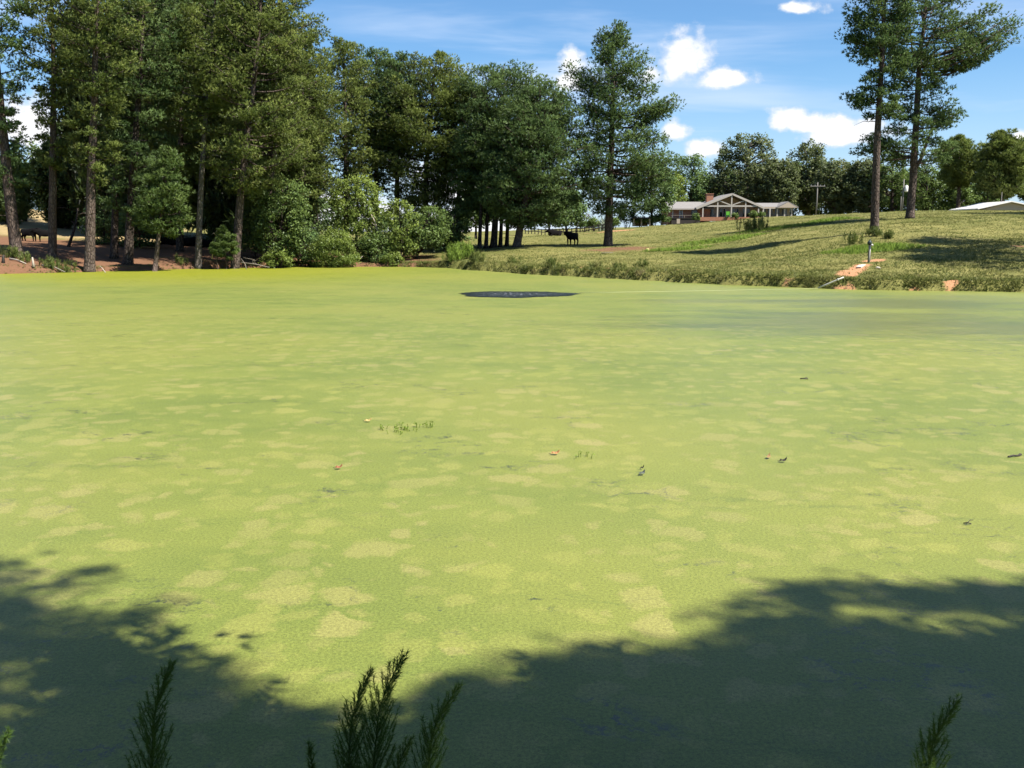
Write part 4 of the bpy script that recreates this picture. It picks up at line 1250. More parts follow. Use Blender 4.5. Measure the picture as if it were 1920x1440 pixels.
weed(22, 486, 78, 1.1, 'green sprigs at the foot of the leftmost leaning pine', M_WEED, 16, group='weeds under the left pines')
weed(45, 492, 77, 1.0, 'slender green sprig right of the leftmost leaning pine foot', M_WEED, 10, group='weeds under the left pines')
weed(95, 500, 76.5, 0.9, 'grassy clump at the water under the second trunk', M_WEED, 22, group='weeds under the left pines', wd=1.6)
weed(128, 502, 76.5, 0.8, 'grassy clump at the water between the second and third trunks', M_WEED, 18, group='weeds under the left pines', wd=1.4)
weed(338, 487, 84, 0.9, 'small weed on the red straw slope left of the slim sunlit trunk', M_WEED, 10, group='weeds under the left pines')


# ------------------------------------------------------------------ grass (uncountable)
def grass_field():
    rng = np.random.default_rng(11)
    # pasture
    n = 260000
    Y = rng.uniform(49, 150, n)
    X = rng.uniform(-0.1, 0.62, n) * Y
    keep = rng.random(n) < (55 / Y) ** 1.3
    X, Y = X[keep], Y[keep]
    s = shore_sd(X, Y)
    st_, cl_, lu_, tn_ = cover(X, Y)
    ok = (s > 0.15) & (rng.random(len(X)) > np.clip(cl_ * 1.5 - 0.25, 0, 0.97)) & (rng.random(len(X)) > st_ * 0.8) & (vnoise(X, Y, 1.6, 21) + 0.5 * rng.random(len(X)) > 0.0)
    X, Y, s, lu_ = X[ok], Y[ok], s[ok], lu_[ok]
    Z = ground_z(X, Y)
    h = rng.uniform(0.07, 0.17, len(X)) * (1 + 1.1 * np.clip(1 - s / 3.0, 0, 1)) * (0.8 + 0.8 * np.clip(vnoise(X, Y, 5, 22) + 0.3, 0, 1))
    ok = Z > -0.05
    X, Y, Z, h, lu_ = X[ok], Y[ok], Z[ok], h[ok], lu_[ok]
    mb = MB()
    K = 3
    N = len(X)
    C = np.stack([X, Y, Z - 0.02], 1)
    d = unit(np.array([0, 0, 1.0]) + 0.65 * rng.normal(size=(N, K, 3)) * [1, 1, 0.2])
    p = unit(np.cross(d, rng.normal(size=(N, K, 3))))
    wv = 0.035
    V = np.stack([C[:, None] - p * wv / 2, C[:, None] + p * wv / 2, C[:, None] + d * h[:, None, None] * rng.uniform(0.7, 1.2, (N, K, 1))], 2).reshape(-1, 3)
    t = np.clip(0.62 + 0.9 * vnoise(X, Y, 2.4, 23) + 0.5 * vnoise(X, Y, 0.7, 24) + rng.normal(0, 0.16, N) - 0.35 * lu_, 0, 1)
    mb.add(V, np.arange(N * K * 3).reshape(-1, 3), np.repeat(t, K * 3), (0.0, 0.0, 1.0))
    tag(mb.build('pasture_grass', M_GRASS), 'short dry pasture grass covering the hill', 'grass', kind='stuff')
    # lush strips
    n = 60000
    Y = rng.uniform(60, 125, n); X = rng.uniform(0.1, 0.5, n) * Y
    _, cl_, lu_, _ = cover(X, Y)
    s = shore_sd(X, Y)
    ok = (lu_ + 0.5 * vnoise(X, Y, 1.5, 31) > 0.45) & (s > 3)
    X, Y, lu_ = X[ok], Y[ok], lu_[ok]
    N = len(X)
    C = np.stack([X, Y, ground_z(X, Y) - 0.02], 1)
    h = rng.uniform(0.25, 0.55, N) * np.clip(lu_, 0.3, 1)
    d = unit(np.array([0, 0, 1.0]) + 0.35 * rng.normal(size=(N, 4, 3)) * [1, 1, 0.2])
    p = unit(np.cross(d, rng.normal(size=(N, 4, 3))))
    V = np.stack([C[:, None] - p * .025, C[:, None] + p * .025, C[:, None] + d * h[:, None, None]], 2).reshape(-1, 3)
    tag(MB().add(V, np.arange(N * 12).reshape(-1, 3), np.repeat(rng.random(N), 12), (0.0, 0.0, 1.0)).build('lush_grass', M_LUSH), 'bright green taller grass strip across the pasture', 'grass', kind='stuff')
    # fringe along the far bank
    n = 42000
    i0, i1 = 3, 3 + len(SHORE_PX) - 1
    seg = rng.integers(i0 - 1, i1 + 1, n)
    u = rng.random(n)[:, None]
    pt = SH[seg] * (1 - u) + SH[seg + 1] * u
    nrm = unit(pt)
    off = rng.gamma(1.6, 0.55, n)[:, None]
    pt = pt + nrm * (off - 0.15)
    X, Y = pt[:, 0], pt[:, 1]
    Z = ground_z(X, Y)
    _, cl_, _, _ = cover(X, Y)
    ang = X / Y
    thin = np.where(ang < -0.15, 0.16, np.where(ang < -0.06, 0.5, 0.62)) * (0.35 + 0.9 * np.clip(vnoise(X, Y, 1.3, 41) + 0.5, 0, 1))
    ok = (Z > -0.1) & (rng.random(n) < thin) & (rng.random(n) > np.clip(cl_ * 1.4 - 0.2, 0, 0.95))
    X, Y, Z = X[ok], Y[ok], Z[ok]
    N = len(X)
    h = rng.uniform(0.10, 0.30, N) * (0.45 + 1.3 * np.clip(vnoise(X, Y, 1.1, 42) + 0.3, 0, 1) ** 1.5)
    C = np.stack([X, Y, Z - 0.03], 1)
    d = unit(np.array([0, 0, 1.0]) + 0.95 * rng.normal(size=(N, 4, 3)) * [1, 1, 0.3])
    p = unit(np.cross(d, rng.normal(size=(N, 4, 3))))
    V = np.stack([C[:, None] - p * .022, C[:, None] + p * .022, C[:, None] + d * h[:, None, None]], 2).reshape(-1, 3)
    t = np.clip(0.45 + 0.9 * vnoise(X, Y, 1.4, 43) + rng.normal(0, 0.2, N), 0, 1)
    tag(MB().add(V, np.arange(N * 12).reshape(-1, 3), np.repeat(t, 12), (0.0, -0.25, 0.9)).build('bank_grass', M_GRASS), 'ragged grass and weeds fringing the far bank', 'grass', kind='stuff')
    # near bank, under the camera
    n = 9000
    X = rng.uniform(-12, 14, n); Y = rng.uniform(-8, 3.9, n)
    Z = ground_z(X, Y)
    h = rng.uniform(0.08, 0.25, n)
    C = np.stack([X, Y, Z - 0.02], 1)
    d = unit(np.array([0, 0, 1.0]) + 0.5 * rng.normal(size=(n, 4, 3)) * [1, 1, 0.3])
    p = unit(np.cross(d, rng.normal(size=(n, 4, 3))))
    V = np.stack([C[:, None] - p * .006, C[:, None] + p * .006, C[:, None] + d * h[:, None, None]], 2).reshape(-1, 3)
    tag(MB().add(V, np.arange(n * 12).reshape(-1, 3), np.repeat(rng.random(n), 12)).build('near_bank_grass', M_WEED), 'grass on the near bank at the viewer', 'grass', kind='stuff')


grass_field()


# ------------------------------------------------------------------ the house on the hill
def house():
    D = 180.0
    s = D / F
    o = P(1372, 408, D)
    o[2] = P(1372, 408, D)[2]
    root = empty('ranch_house', o, 'long low brick ranch house with a white gabled porch on the ridge', 'house')
    X = lambda px: (px - 1372) * s
    Z = lambda py: (408 - py) * s
    def part(name, mb, mat, parent=None, smooth=False):
        ob = mb.build(name, mat, None, (0, 0, 0), smooth)
        ob.parent = parent or root
        return ob
    # left wing: brick, roof ridge parallel to the front
    y0, y1 = 2.0, 10.0
    part('brick_wall', MB().box((X(1258), y0, Z(420)), (X(1336), y1, Z(391))), M_BRICK)
    rf = MB()
    rf.chevron((y0 - 0.6, Z(392.5)), ((y0 + y1) / 2, Z(379)), (y1 + 0.6, Z(392.5)), 0.16, X(1256.5), X(1342), 0)
    part('roof', rf, M_ROOF)
    part('gutter', MB().box((X(1256.5), y0 - 0.72, Z(393.2)), (X(1316), y0 - 0.6, Z(391.4))), M_WHITE)
    for a, b_ in ((1265, 1267), (1278, 1280), (1283.5, 1285)):
        part('wall_trim', MB().box((X(a), y0 - 0.08, Z(409)), (X(b_), y0 - 0.003, Z(393))), M_WHITE)
    for (a, b_) in ((1280, 1283.5),):
        w = part('window', MB().box((X(a), y0 - 0.06, Z(405)), (X(b_), y0 - 0.004, Z(395))), M_WHITE)
        part('pane', MB().box((X(a) + 0.05, y0 - 0.075, Z(404.4)), (X(b_) - 0.05, y0 - 0.062, Z(395.6))), M_GLASS, w)
    w = part('window', MB().box((X(1301), y0 - 0.06, Z(408)), (X(1312), y0 - 0.004, Z(394))), M_WOOD_D)
    part('pane', MB().box((X(1301) + 0.06, y0 - 0.075, Z(407.4)), (X(1312) - 0.06, y0 - 0.062, Z(394.6))), M_GLASS, w)
    # deck under the left wing
    dk = part('deck', MB().box((X(1259), -1.0, Z(409.6)), (X(1312), y0 - 0.01, Z(408.4))), M_WOOD_D)
    part('deck_skirt', MB().box((X(1259.5), -0.9, Z(424)), (X(1312), -0.8, Z(409.7))), M_WOOD_D, dk)
    part('deck_door', MB().box((X(1269), -0.97, Z(419)), (X(1275), -0.91, Z(410))), M_SIDING, dk)
    for px in (1260.5, 1283, 1297, 1311):
        part('rail_post', MB().box((X(px) - 0.05, -0.99, Z(408.3)), (X(px) + 0.05, -0.89, Z(404.5))), M_WOOD, dk)
    part('hand_rail', MB().box((X(1259), -1.01, Z(404.4)), (X(1312), -0.87, Z(403.7))), M_WOOD, dk)
    # central porch: gable towards the pond
    apex, le, re = (X(1372), Z(366.5)), (X(1306), Z(392.5)), (X(1431), Z(391.5))
    gm_ = MB()
    th = 0.28
    gm_.chevron(le, apex, re, th, 0.12, 12)
    part('porch_roof', gm_, M_ROOF)
    for (p, q) in ((le, apex), (apex, re)):
        part('barge_board', MB().bar((p[0], 0, p[1] + 0.1), (q[0], 0, q[1] + 0.1), 0.22, 0.36), M_WHITE)
    part('tie_beam', MB().box((X(1322), 0.0, Z(388.4)), (X(1418), 0.24, Z(385.8))), M_WHITE)
    for px, top in ((1318.5, 389), (1345.5, 388.6), (1371, 388.6), (1397, 388.6), (1421, 390)):
        part('porch_post', MB().box((X(px) - 0.12, 0.01, Z(412)), (X(px) + 0.12, 0.23, Z(top))), M_WHITE)
    part('king_post', MB().box((X(1371) - 0.12, 0.02, Z(385.7)), (X(1371) + 0.12, 0.22, Z(368))), M_WHITE)
    for px, t in ((1345.5, 378), (1397, 378)):
        part('queen_post', MB().box((X(px) - 0.11, 0.02, Z(385.7)), (X(px) + 0.11, 0.22, Z(t))), M_WHITE)
    for (a, b_) in (((1369, 385), (1347, 377)), ((1373, 385), (1395, 377))):
        part('truss_strut', MB().bar((X(a[0]), 0.12, Z(a[1])), (X(b_[0]), 0.12, Z(b_[1])), 0.14, 0.18), M_WHITE)
    gb = MB()
    gb.prism([(X(1310), Z(414)), (X(1310), Z(391.6)), (X(1372), Z(367.8)), (X(1428), Z(391.2)), (X(1428), Z(414))], 3.2, 3.5, axis=1)
    part('porch_wall', gb, M_SIDING)
    for (a, b_) in ((1320.5, 1327), (1328, 1334), (1338, 1345), (1356, 1361.5), (1362.5, 1367.5), (1378, 1384.5), (1385.5, 1391.5), (1399, 1404), (1405, 1413)):
        w = part('glass_door', MB().box((X(a), 3.12, Z(406)), (X(b_), 3.197, Z(391))), M_WHITE)
        part('pane', MB().box((X(a) + 0.07, 3.10, Z(405.6)), (X(b_) - 0.07, 3.118, Z(391.6))), M_GLASS, w)
    part('porch_floor', MB().box((X(1312), -0.2, Z(414)), (X(1428), 3.19, Z(407))), M_BRICK)
    # right wing with its row of openings and a little hipped gable
    part('wing_wall', MB().box((X(1420), 2.6, Z(412)), (X(1486), 9, Z(389))), M_SIDING)
    rr = MB()
    rr.chevron((0.3, Z(389.6)), (5.4, Z(381)), (9.6, Z(389.6)), 0.13, X(1418), X(1488), 0)
    part('wing_roof', rr, M_ROOF)
    part('gable_roof', MB().prism([(X(1453), Z(390.2)), (X(1453), Z(389.2)), (X(1474), Z(378.6)), (X(1494), Z(388.6)), (X(1494), Z(390.2))], -0.2, 4.5, axis=1), M_ROOF)
    part('gable_panel', MB().prism([(X(1456), Z(390.1)), (X(1474), Z(380.4)), (X(1491), Z(390.1))], -0.32, -0.21, axis=1), M_SIDING)
    part('fascia', MB().box((X(1425), 0.12, Z(391)), (X(1453), 0.29, Z(388.6))), M_SIDING)
    part('wing_beam', MB().box((X(1424), 0.1, Z(391.8)), (X(1486), 0.28, Z(391.05))), M_WHITE)
    for px in (1430, 1442.5, 1456, 1469.5, 1482.5):
        part('wing_post', MB().box((X(px) - 0.13, 0.08, Z(410)), (X(px) + 0.13, 0.3, Z(391.85))), M_WHITE)
    for (a, b_) in ((1425, 1429), (1433, 1441), (1444.5, 1454), (1458, 1467), (1471, 1480.5)):
        w = part('window', MB().box((X(a), 2.52, Z(403)), (X(b_), 2.597, Z(391.6))), M_WHITE)
        part('pane', MB().box((X(a) + 0.06, 2.50, Z(402.6)), (X(b_) - 0.06, 2.518, Z(392))), M_GLASS, w)
    ch = part('chimney', MB().box((X(1335), 5.2, Z(388)), (X(1347.5), 6.3, Z(363.6))), M_BRICK)
    part('chimney_cap', MB().box((X(1334.3), 5.1, Z(363.55)), (X(1348.2), 6.4, Z(362.4))), M_BRICK, ch)
    # things on the porch
    c0 = P(1365, 407, 179.6)
    c0[2] = o[2] + Z(407) + 0.005
    ch_ = empty('lawn_chair', c0, 'lime green lawn chair on the house porch', 'chair')
    MB().box((-0.34, -0.3, 0.34), (0.34, 0.3, 0.42)).build('seat', M_GREENCH, ch_)
    MB().box((-0.34, 0.22, 0.43), (0.34, 0.3, 1.05)).build('backrest', M_GREENCH, ch_)
    for sx in (-0.3, 0.3):
        for sy in (-0.26, 0.24):
            MB().box((sx - 0.035, sy - 0.035, 0), (sx + 0.035, sy + 0.035, 0.335)).build('leg', M_GREENCH, ch_)
    for sx in (-0.38, 0.38):
        MB().box((sx - 0.035, -0.3, 0.56), (sx + 0.035, 0.21, 0.62)).build('armrest', M_GREENCH, ch_)
    return root


house()
for (px, py, D, ty, w, lab) in [(1412, 408, 177, 397, 7, 'leafy shrub before the right end of the porch'), (1428, 406, 177, 398, 7, 'pale shrub before the right wing of the house'),
                                (1377, 410, 177, 400, 5, 'small shrub beside the lime green chair'), (1304, 413, 176, 401, 7, 'dark shrub at the end of the deck')]:
    broadleaf(lab, D, [(px, py), (px, (py + ty) / 2), (px, ty + 2)], [(ty, w * .5, w * .5), (ty + 4, w, w), (py - 1, w, w)], 0.04, 26, M_LEAF, 0.25, (0.3, 0.5), 30, 0.2, name='garden_shrub', cat='shrub', group='shrubs before the house', stems=4, limbs=6)


def shed():
    D = 150.0
    s = D / F
    o = P(1895, 392, D)
    root = empty('shed', o, 'tan shed with a bright white metal roof showing over the ridge', 'shed')
    X = lambda px: (px - 1895) * s
    Z = lambda py: (392 - py) * s
    MB().prism([(X(1842), Z(430)), (X(1842), Z(393)), (X(1893), Z(379.6)), (X(1948), Z(393)), (X(1948), Z(430))], 0, 9, axis=1).build('wall', M_SIDING, root)
    # the left slope runs back from the gable
    mb = MB()
    mb.chevron((X(1832), Z(392.6)), (X(1893), Z(379.2)), (X(1958), Z(392.6)), 0.16, -0.5, 9.5)
    mb.build('roof', M_WMETAL, root)
    for i in range(9):
        xa = X(1833 + i * 7)
        MB().bar((xa, -0.45 + 0, Z(390.6 - i * 1.54)), (xa, 9.4, Z(390.6 - i * 1.54)), 0.05, 0.06).build('roof_rib', M_WMETAL, root)


shed()


def garden_roof():
    D = 160
    s = D / F
    o = P(1201, 420, D)
    root = empty('garden_shelter', o, 'small dark flat roofed garden shelter left of the house', 'shelter')
    Z = lambda py: (420 - py) * s
    MB().prism([(-18 * s, Z(410.5)), (-14 * s, Z(408)), (14 * s, Z(408)), (18 * s, Z(410.5))], -1.5, 1.5, axis=1).build('roof', M_WOOD_D, root)
    for px in (-14, 0, 15):
        MB().box((px * s - 0.12, -1.2, Z(424)), (px * s + 0.12, -1.0, Z(410.55))).build('post', M_SIDING, root)
    MB().box((-14 * s, 0.8, Z(424)), (14.5 * s, 0.95, Z(410.55))).build('back_wall', M_SIDING, root)


garden_roof()


def pole(px, py, D, ty, label, kind):
    p = P(px, py, D)
    p[2] = gz(p[0], p[1]) - 0.1
    top = P(px, ty, D)[2] - p[2]
    root = empty('utility_pole', p, label, 'utility pole')
    MB().tube([(0, 0, 0), (0.03, 0, top * 0.5), (0.02, 0, top)], [0.14, 0.125, 0.09], 8).build('post', M_POLE, root, smooth=True)
    if kind == 'arm':
        a = MB().box((-1.35, -0.2, top - 0.75), (1.35, -0.115, top - 0.6)).build('crossarm', M_POLE, root)
        for x in (-1.2, -0.5, 0.5, 1.2):
            MB().tube([(x, -0.16, top - 0.6), (x, -0.16, top - 0.42)], [0.05, 0.035], 6).build('insulator', M_METAL, a)
    else:
        t = MB().tube([(0.42, -0.2, top - 2.1), (0.42, -0.2, top - 2.0), (0.42, -0.2, top - 1.15), (0.42, -0.2, top - 1.08)], [0.26, 0.29, 0.29, 0.2], 12).build('transformer', M_WMETAL, root, smooth=True)
        MB().tube([(0.42, -0.2, top - 1.08), (0.42, -0.2, top - 0.85)], [0.05, 0.04], 6).build('bushing', M_METAL, t)
        MB().bar((0.1, -0.05, top - 1.6), (0.42, -0.16, top - 1.6), 0.08, 0.08).build('bracket', M_METAL, root)


pole(1530, 402, 172, 342, 'grey utility pole with a crossarm right of the house', 'arm')
pole(1691, 396, 160, 336, 'utility pole carrying a white transformer beside the leaning pine', 'trans')
pole(1687, 396, 162, 366, 'short plain pole standing just left of the transformer pole', 'plain') if False else None
pq = P(1688, 396, 161); pq[2] = gz(pq[0], pq[1]) - 0.1
r_ = empty('pole', pq, 'short thin grey pole left of the transformer pole', 'pole')
MB().tube([(0, 0, 0), (0.02, 0, 1.5), (0, 0, 3.0)], [0.07, 0.065, 0.05], 6).build('shaft', M_POLE, r_, smooth=True)
pq = P(1876, 394, 152); pq[2] = gz(pq[0], pq[1]) - 0.1
r_ = empty('pole', pq, 'thin grey mast sticking up behind the white roofed shed', 'pole')
MB().tube([(0, 0, 0), (0.02, 0, 1.8), (0, 0, P(1876, 360, 152)[2] - pq[2])], [0.06, 0.055, 0.04], 6).build('shaft', M_POLE, r_, smooth=True)


def rail_fence():
    A, B = np.array(gpt(985, 440, 186)), np.array(gpt(1140, 436, 146))
    n = 22
    pos = [A + (B - A) * i / (n - 1) for i in range(n)]
    z = [gz(p[0], p[1]) for p in pos]
    o = np.array([A[0], A[1], z[0]])
    root = empty('rail_fence', o, 'dark wooden rail fence behind the cows at the garden edge', 'fence')
    for i in range(n):
        p = pos[i]
        MB().box((p[0] - 0.08 - o[0], p[1] - 0.08 - o[1], z[i] - 0.2 - o[2]), (p[0] + 0.08 - o[0], p[1] + 0.08 - o[1], z[i] + 1.15 - o[2])).build('post', M_WOOD_D, root)
        if i < n - 1:
            q = pos[i + 1]
            for h in (0.55, 1.0):
                MB().tube([(p[0] - o[0], p[1] - 0.12 - o[1], z[i] + h - o[2]), (q[0] - o[0], q[1] - 0.12 - o[1], z[i + 1] + h - o[2])], [0.075, 0.075], 4).build('rail', M_WOOD_D, root)


rail_fence()


# ------------------------------------------------------------------ cattle
def cow_mesh(lying):
    """one continuous body grown over a skeleton; faces -x, feet (or belly) on z = 0"""
    J = []   # (pos, radius, parent)
    def j(p, r, par):
        J.append((p, r, par)); return len(J) - 1
    dz_ = -0.50 if lying else 0.0
    pel = j((0.62, 0, 1.02 + dz_), (0.32, 0.36), None)
    mid = j((0.05, 0, 0.95 + dz_), (0.36, 0.40), pel)
    sh = j((-0.55, 0, 1.00 + dz_), (0.32, 0.40), mid)
    nk = j((-0.90, 0, 1.16 + dz_), (0.20, 0.24), sh)
    hd = j((-1.16, 0, 1.30 + dz_), (0.135, 0.16), nk)
    fc = j((-1.36, 0, 1.17 + dz_), (0.105, 0.11), hd)
    j((-1.50, 0, 1.06 + dz_), (0.085, 0.085), fc)
    for s in (-1, 1):
        j((-1.12, s * 0.24, 1.36 + dz_), (0.035, 0.06), hd)
    tb = j((0.98, 0, 1.22 + dz_), (0.05, 0.05), pel)
    t2 = j((1.03, 0, 0.8 + dz_), (0.03, 0.03), tb)
    j((1.02, 0, 0.45 + dz_ * 0.7), (0.05, 0.05), t2)
    for s in (-1, 1):
        if not lying:
            a = j((-0.55, s * 0.17, 0.66), (0.13, 0.12), sh)
            b_ = j((-0.57, s * 0.17, 0.40), (0.075, 0.075), a)
            c_ = j((-0.55, s * 0.17, 0.10), (0.055, 0.055), b_)
            j((-0.58, s * 0.17, 0.03), (0.07, 0.06), c_)
            a = j((0.60, s * 0.19, 0.70), (0.17, 0.14), pel)
            b_ = j((0.75, s * 0.19, 0.44), (0.085, 0.08), a)
            c_ = j((0.68, s * 0.19, 0.12), (0.058, 0.058), b_)
            j((0.65, s * 0.19, 0.03), (0.07, 0.06), c_)
        else:
            a = j((-0.60, s * 0.26, 0.24), (0.13, 0.12), sh)
            b_ = j((-0.92, s * 0.30, 0.14), (0.085, 0.085), a)
            j((-0.62, s * 0.34, 0.08), (0.06, 0.06), b_)
            a = j((0.55, s * 0.36, 0.24), (0.20, 0.16), pel)
            b_ = j((0.15, s * 0.48, 0.16), (0.10, 0.10), a)
            j((0.62, s * 0.50, 0.08), (0.07, 0.06), b_)
    me = bpy.data.meshes.new('cow_skeleton')
    me.from_pydata([q[0] for q in J], [(q[2], i) for i, q in enumerate(J) if q[2] is not None], [])
    o = bpy.data.objects.new('cow_tmp', me)
    COL.objects.link(o)
    md = o.modifiers.new('skin', 'SKIN')
    md.use_smooth_shade = True
    sl = me.skin_vertices[0].data
    for i, q in enumerate(J):
        sl[i].radius = q[1]
    sl[0].use_root = True
    o.modifiers.new('sub', 'SUBSURF').levels = 2
    o.modifiers['sub'].render_levels = 2
    dg = bpy.context.evaluated_depsgraph_get()
    dg.update()
    m2 = bpy.data.meshes.new_from_object(o.evaluated_get(dg))
    m2.name = 'cow_body'
    bpy.data.objects.remove(o)
    m2.materials.clear()
    m2.materials.append(M_COW)
    return m2


COW_S, COW_L = cow_mesh(False), cow_mesh(True)


def cow(px, py, D, rot, lying, label, sc=1.0):
    p = P(px, py, D)
    p[2] = gz(p[0], p[1]) - 0.02
    o = bpy.data.objects.new('cow', COW_L if lying else COW_S)
    COL.objects.link(o)
    o.location = [float(v) for v in p]
    o.rotation_euler = (0, 0, math.radians(rot))
    o.scale = (sc, sc, sc)
    tag(o, label, 'cow', 'black cattle in the shade')
    return o


cow(1073, 459, 105, 52, False, 'black cow standing in the lone pine shade, facing left', 1.1)
cow(1042, 444, 127, 20, True, 'black cow lying on the grass near the rail fence')
cow(56, 452, 97, 168, False, 'black cow standing side on right of the leftmost trunk', 1.0)
cow(86, 453, 96.5, 25, False, 'black cow standing half behind the second pine trunk', 0.95)
cow(318, 458, 98, 0, True, 'black cow lying beside the young light green pine', 1.0)
cow(353, 460, 98, 170, True, 'black cow lying between the dark straight trunk and the slim sunlit one', 1.05)
cow(396, 462, 97, 10, True, 'black cow lying right of the slim sunlit trunk', 1.0)


# ------------------------------------------------------------------ things on the right bank
def post():
    p = P(1629, 490, 62)
    p[2] = gz(p[0], p[1]) - 0.1
    root = empty('wooden_post', p, 'weathered wooden post with a dark fitting and white cap at its top', 'post')
    H = P(1629, 459, 62)[2] - p[2]
    MB().prism([(-0.07, -0.07), (0.07, -0.07), (0.075, 0.07), (-0.06, 0.07)], 0, H, axis=2).build('post', M_WOOD, root)
    MB().tube([(-0.02, -0.11, 0.1), (-0.02, -0.12, H * 0.5), (0.0, -0.11, H - 0.05)], [0.035] * 3, 6).build('riser_pipe', M_PVC, root, smooth=True)
    MB().tube([(-0.02, -0.02, H + 0.002), (-0.03, -0.03, H + 0.09), (-0.03, -0.03, H + 0.2), (-0.01, -0.03, H + 0.27), (-0.01, -0.02, H + 0.30)], [0.10, 0.15, 0.13, 0.07, 0.03], 10).build('dark_fitting', M_DGREEN, root, smooth=True)
    MB().tube([(0.07, -0.16, H - 0.08), (0.09, -0.17, H - 0.0), (0.09, -0.16, H + 0.05)], [0.07, 0.085, 0.05], 8).build('white_cap', M_PVC, root, smooth=True)
    MB().tube([(-0.03, -0.03, H + 0.30), (0.02, -0.02, H + 0.36)], [0.02, 0.03], 6).build('handle', M_DGREEN, root, smooth=True)


post()
# buried pipe emerging from the clay and running into the water
pa, pb = W(1534, 541, 0.0), P(1582, 520, 53.4)
pa[2] = 0.03
pp = [pb + (pa - pb) * t_ for t_ in (0, 0.33, 0.66, 1.0)]
o0 = pp[-1].copy()
r_ = empty('water_pipe', o0, 'white plastic pipe running down the clay bank into the pond', 'pipe')
m_ = MB().tube(pp, [0.045] * 4, 8).build('tube', M_PVC, r_, o0, smooth=True)
MB().tube([pp[1] * 0.7 + pp[0] * 0.3, pp[1] * 0.6 + pp[0] * 0.4], [0.075, 0.075], 8).build('coupling', M_PVC, r_, o0, smooth=True)
# slab over the trench
sl0 = P(1614, 497, 60); sl0[2] = gz(sl0[0], sl0[1])
r_ = empty('concrete_slab', sl0, 'pale slab lying in the orange clay trench below the wooden post', 'slab')
q = MB().prism([(-0.22, -0.95), (0.08, -1.0), (0.24, 0.2), (0.26, 0.82), (0.02, 0.88), (-0.16, 0.1)], -0.04, 0.05, axis=2).build('slab', M_CONC, r_)
q.rotation_euler = (math.radians(3.5), 0, math.radians(-24))
# air hose on the surface from the bank to the ring
hp_ = [W(px, py, 0.0) for px, py in [(1086, 549.3), (1150, 548.6), (1220, 547.4), (1320, 545.8), (1420, 543.6), (1500, 542.4), (1536, 541)]]
hp_ = np.array(hp_) + [0, 0, 0.012]
tag(MB().tube(hp_, [0.016] * len(hp_), 6).build('air_hose', M_HOSE, smooth=True), 'thin pale hose floating from the bank to the dark water ring', 'hose')
lt = P(1646, 507.5, 57.5); lt[2] = gz(lt[0], lt[1])
rng = np.random.default_rng(4)
tag(MB().tube([lt + [-0.14, 0, 0.12], lt + [-0.05, 0.02, 0.15], lt + [0.08, 0, 0.13], lt + [0.15, 0.03, 0.10]], [0.03, 0.07, 0.065, 0.03], 7).build('stone', M_CONC, None, lt, smooth=True), 'small pale stone on the grass right of the clay trench', 'stone')
yl_ = P(1214, 467, 90); yl_[2] = gz(yl_[0], yl_[1])
tag(MB().tube([yl_ + [0, 0, 0.0], yl_ + [0, 0, 0.12], yl_ + [0.02, 0, 0.3], yl_ + [0.02, 0, 0.34]], [0.1, 0.17, 0.15, 0.05], 8).build('marker', simple('faded_yellow', (0.75, 0.7, 0.25)), None, yl_, smooth=True), 'small pale yellow marker at the left end of the lush grass strip', 'marker')


# ------------------------------------------------------------------ sticks, stumps and logs on the shore
def stick(pts, r, label, mat=M_STICK, group='bare sticks and logs on the shore', name='stick', cat='stick', twigs=0):
    Pp = []
    for (px, py, D, dzz) in pts:
        q = P(px, py, D)
        Pp.append(q if dzz is None else np.array([q[0], q[1], max(gz(q[0], q[1]), 0.0) + dzz]))
    Pp = np.array(Pp)
    o = Pp[0].copy()
    rs = np.linspace(r, r * 0.45, len(Pp))
    root = empty(name, o, label, cat, group)
    MB().tube(Pp, rs, 6).build('shaft', mat, root, o, smooth=True)
    if twigs:
        rng = np.random.default_rng(int(o[0] * 100) & 0xffff)
        t = MB()
        for _ in range(twigs):
            u = rng.uniform(0.4, 0.95)
            s = np.array([np.interp(u, np.linspace(0, 1, len(Pp)), Pp[:, k_]) for k_ in range(3)])
            t.tube([s, s + np.array([rng.normal(0, .25), rng.normal(0, .25), rng.uniform(.1, .4)]), s + np.array([rng.normal(0, .5), rng.normal(0, .4), rng.uniform(.2, .7)])], [r * .4, r * .3, r * .1], 4)
        t.build('twigs', mat, root, o)


stick([(198, 510.5, 75.8, 0.0), (192, 506, 76.2, 0.35), (187, 502, 76.4, 0.55)], 0.04, 'short pale stick poking up at the water by the thick dark pine')
stick([(462, 504, 82.8, -0.02), (460, 496, 83.0, 0.45), (452, 484, 83.2, 0.95)], 0.04, 'curved grey stick standing in the water right of the stout pine', M_WOOD)
stick([(452, 483, 84.5, 0.55), (480, 490, 84.3, 0.4), (505, 498, 83.6, 0.15)], 0.07, 'fallen grey branch sloping down to the water right of the stout pine', M_WOOD, twigs=3)
stick([(396, 463, 83.6, 0.9), (404, 447, 83.6, None), (411, 445, 83.6, None), (406, 432, 83.6, None)], 0.05, 'forked bare branch hanging left of the small green sapling', M_STICK, twigs=2)
stick([(325, 484, 85, 0.10), (345, 485, 84.6, 0.12), (362, 488, 84.2, 0.10)], 0.05, 'thin fallen branch on the red straw left of the slim sunlit trunk', M_WOOD)
stick([(20, 504, 77, 0.12), (34, 506, 76.8, 0.14), (50, 509, 76, 0.08)], 0.09, 'pale log lying at the water below the leftmost pine', M_STICK, name='log', cat='log')
stick([(64, 510, 75.4, -0.05), (63, 505, 75.5, 0.35), (62, 499, 75.5, 0.75)], 0.12, 'pale broken stump standing at the water below the second trunk', M_STICK, name='stump', cat='stump')
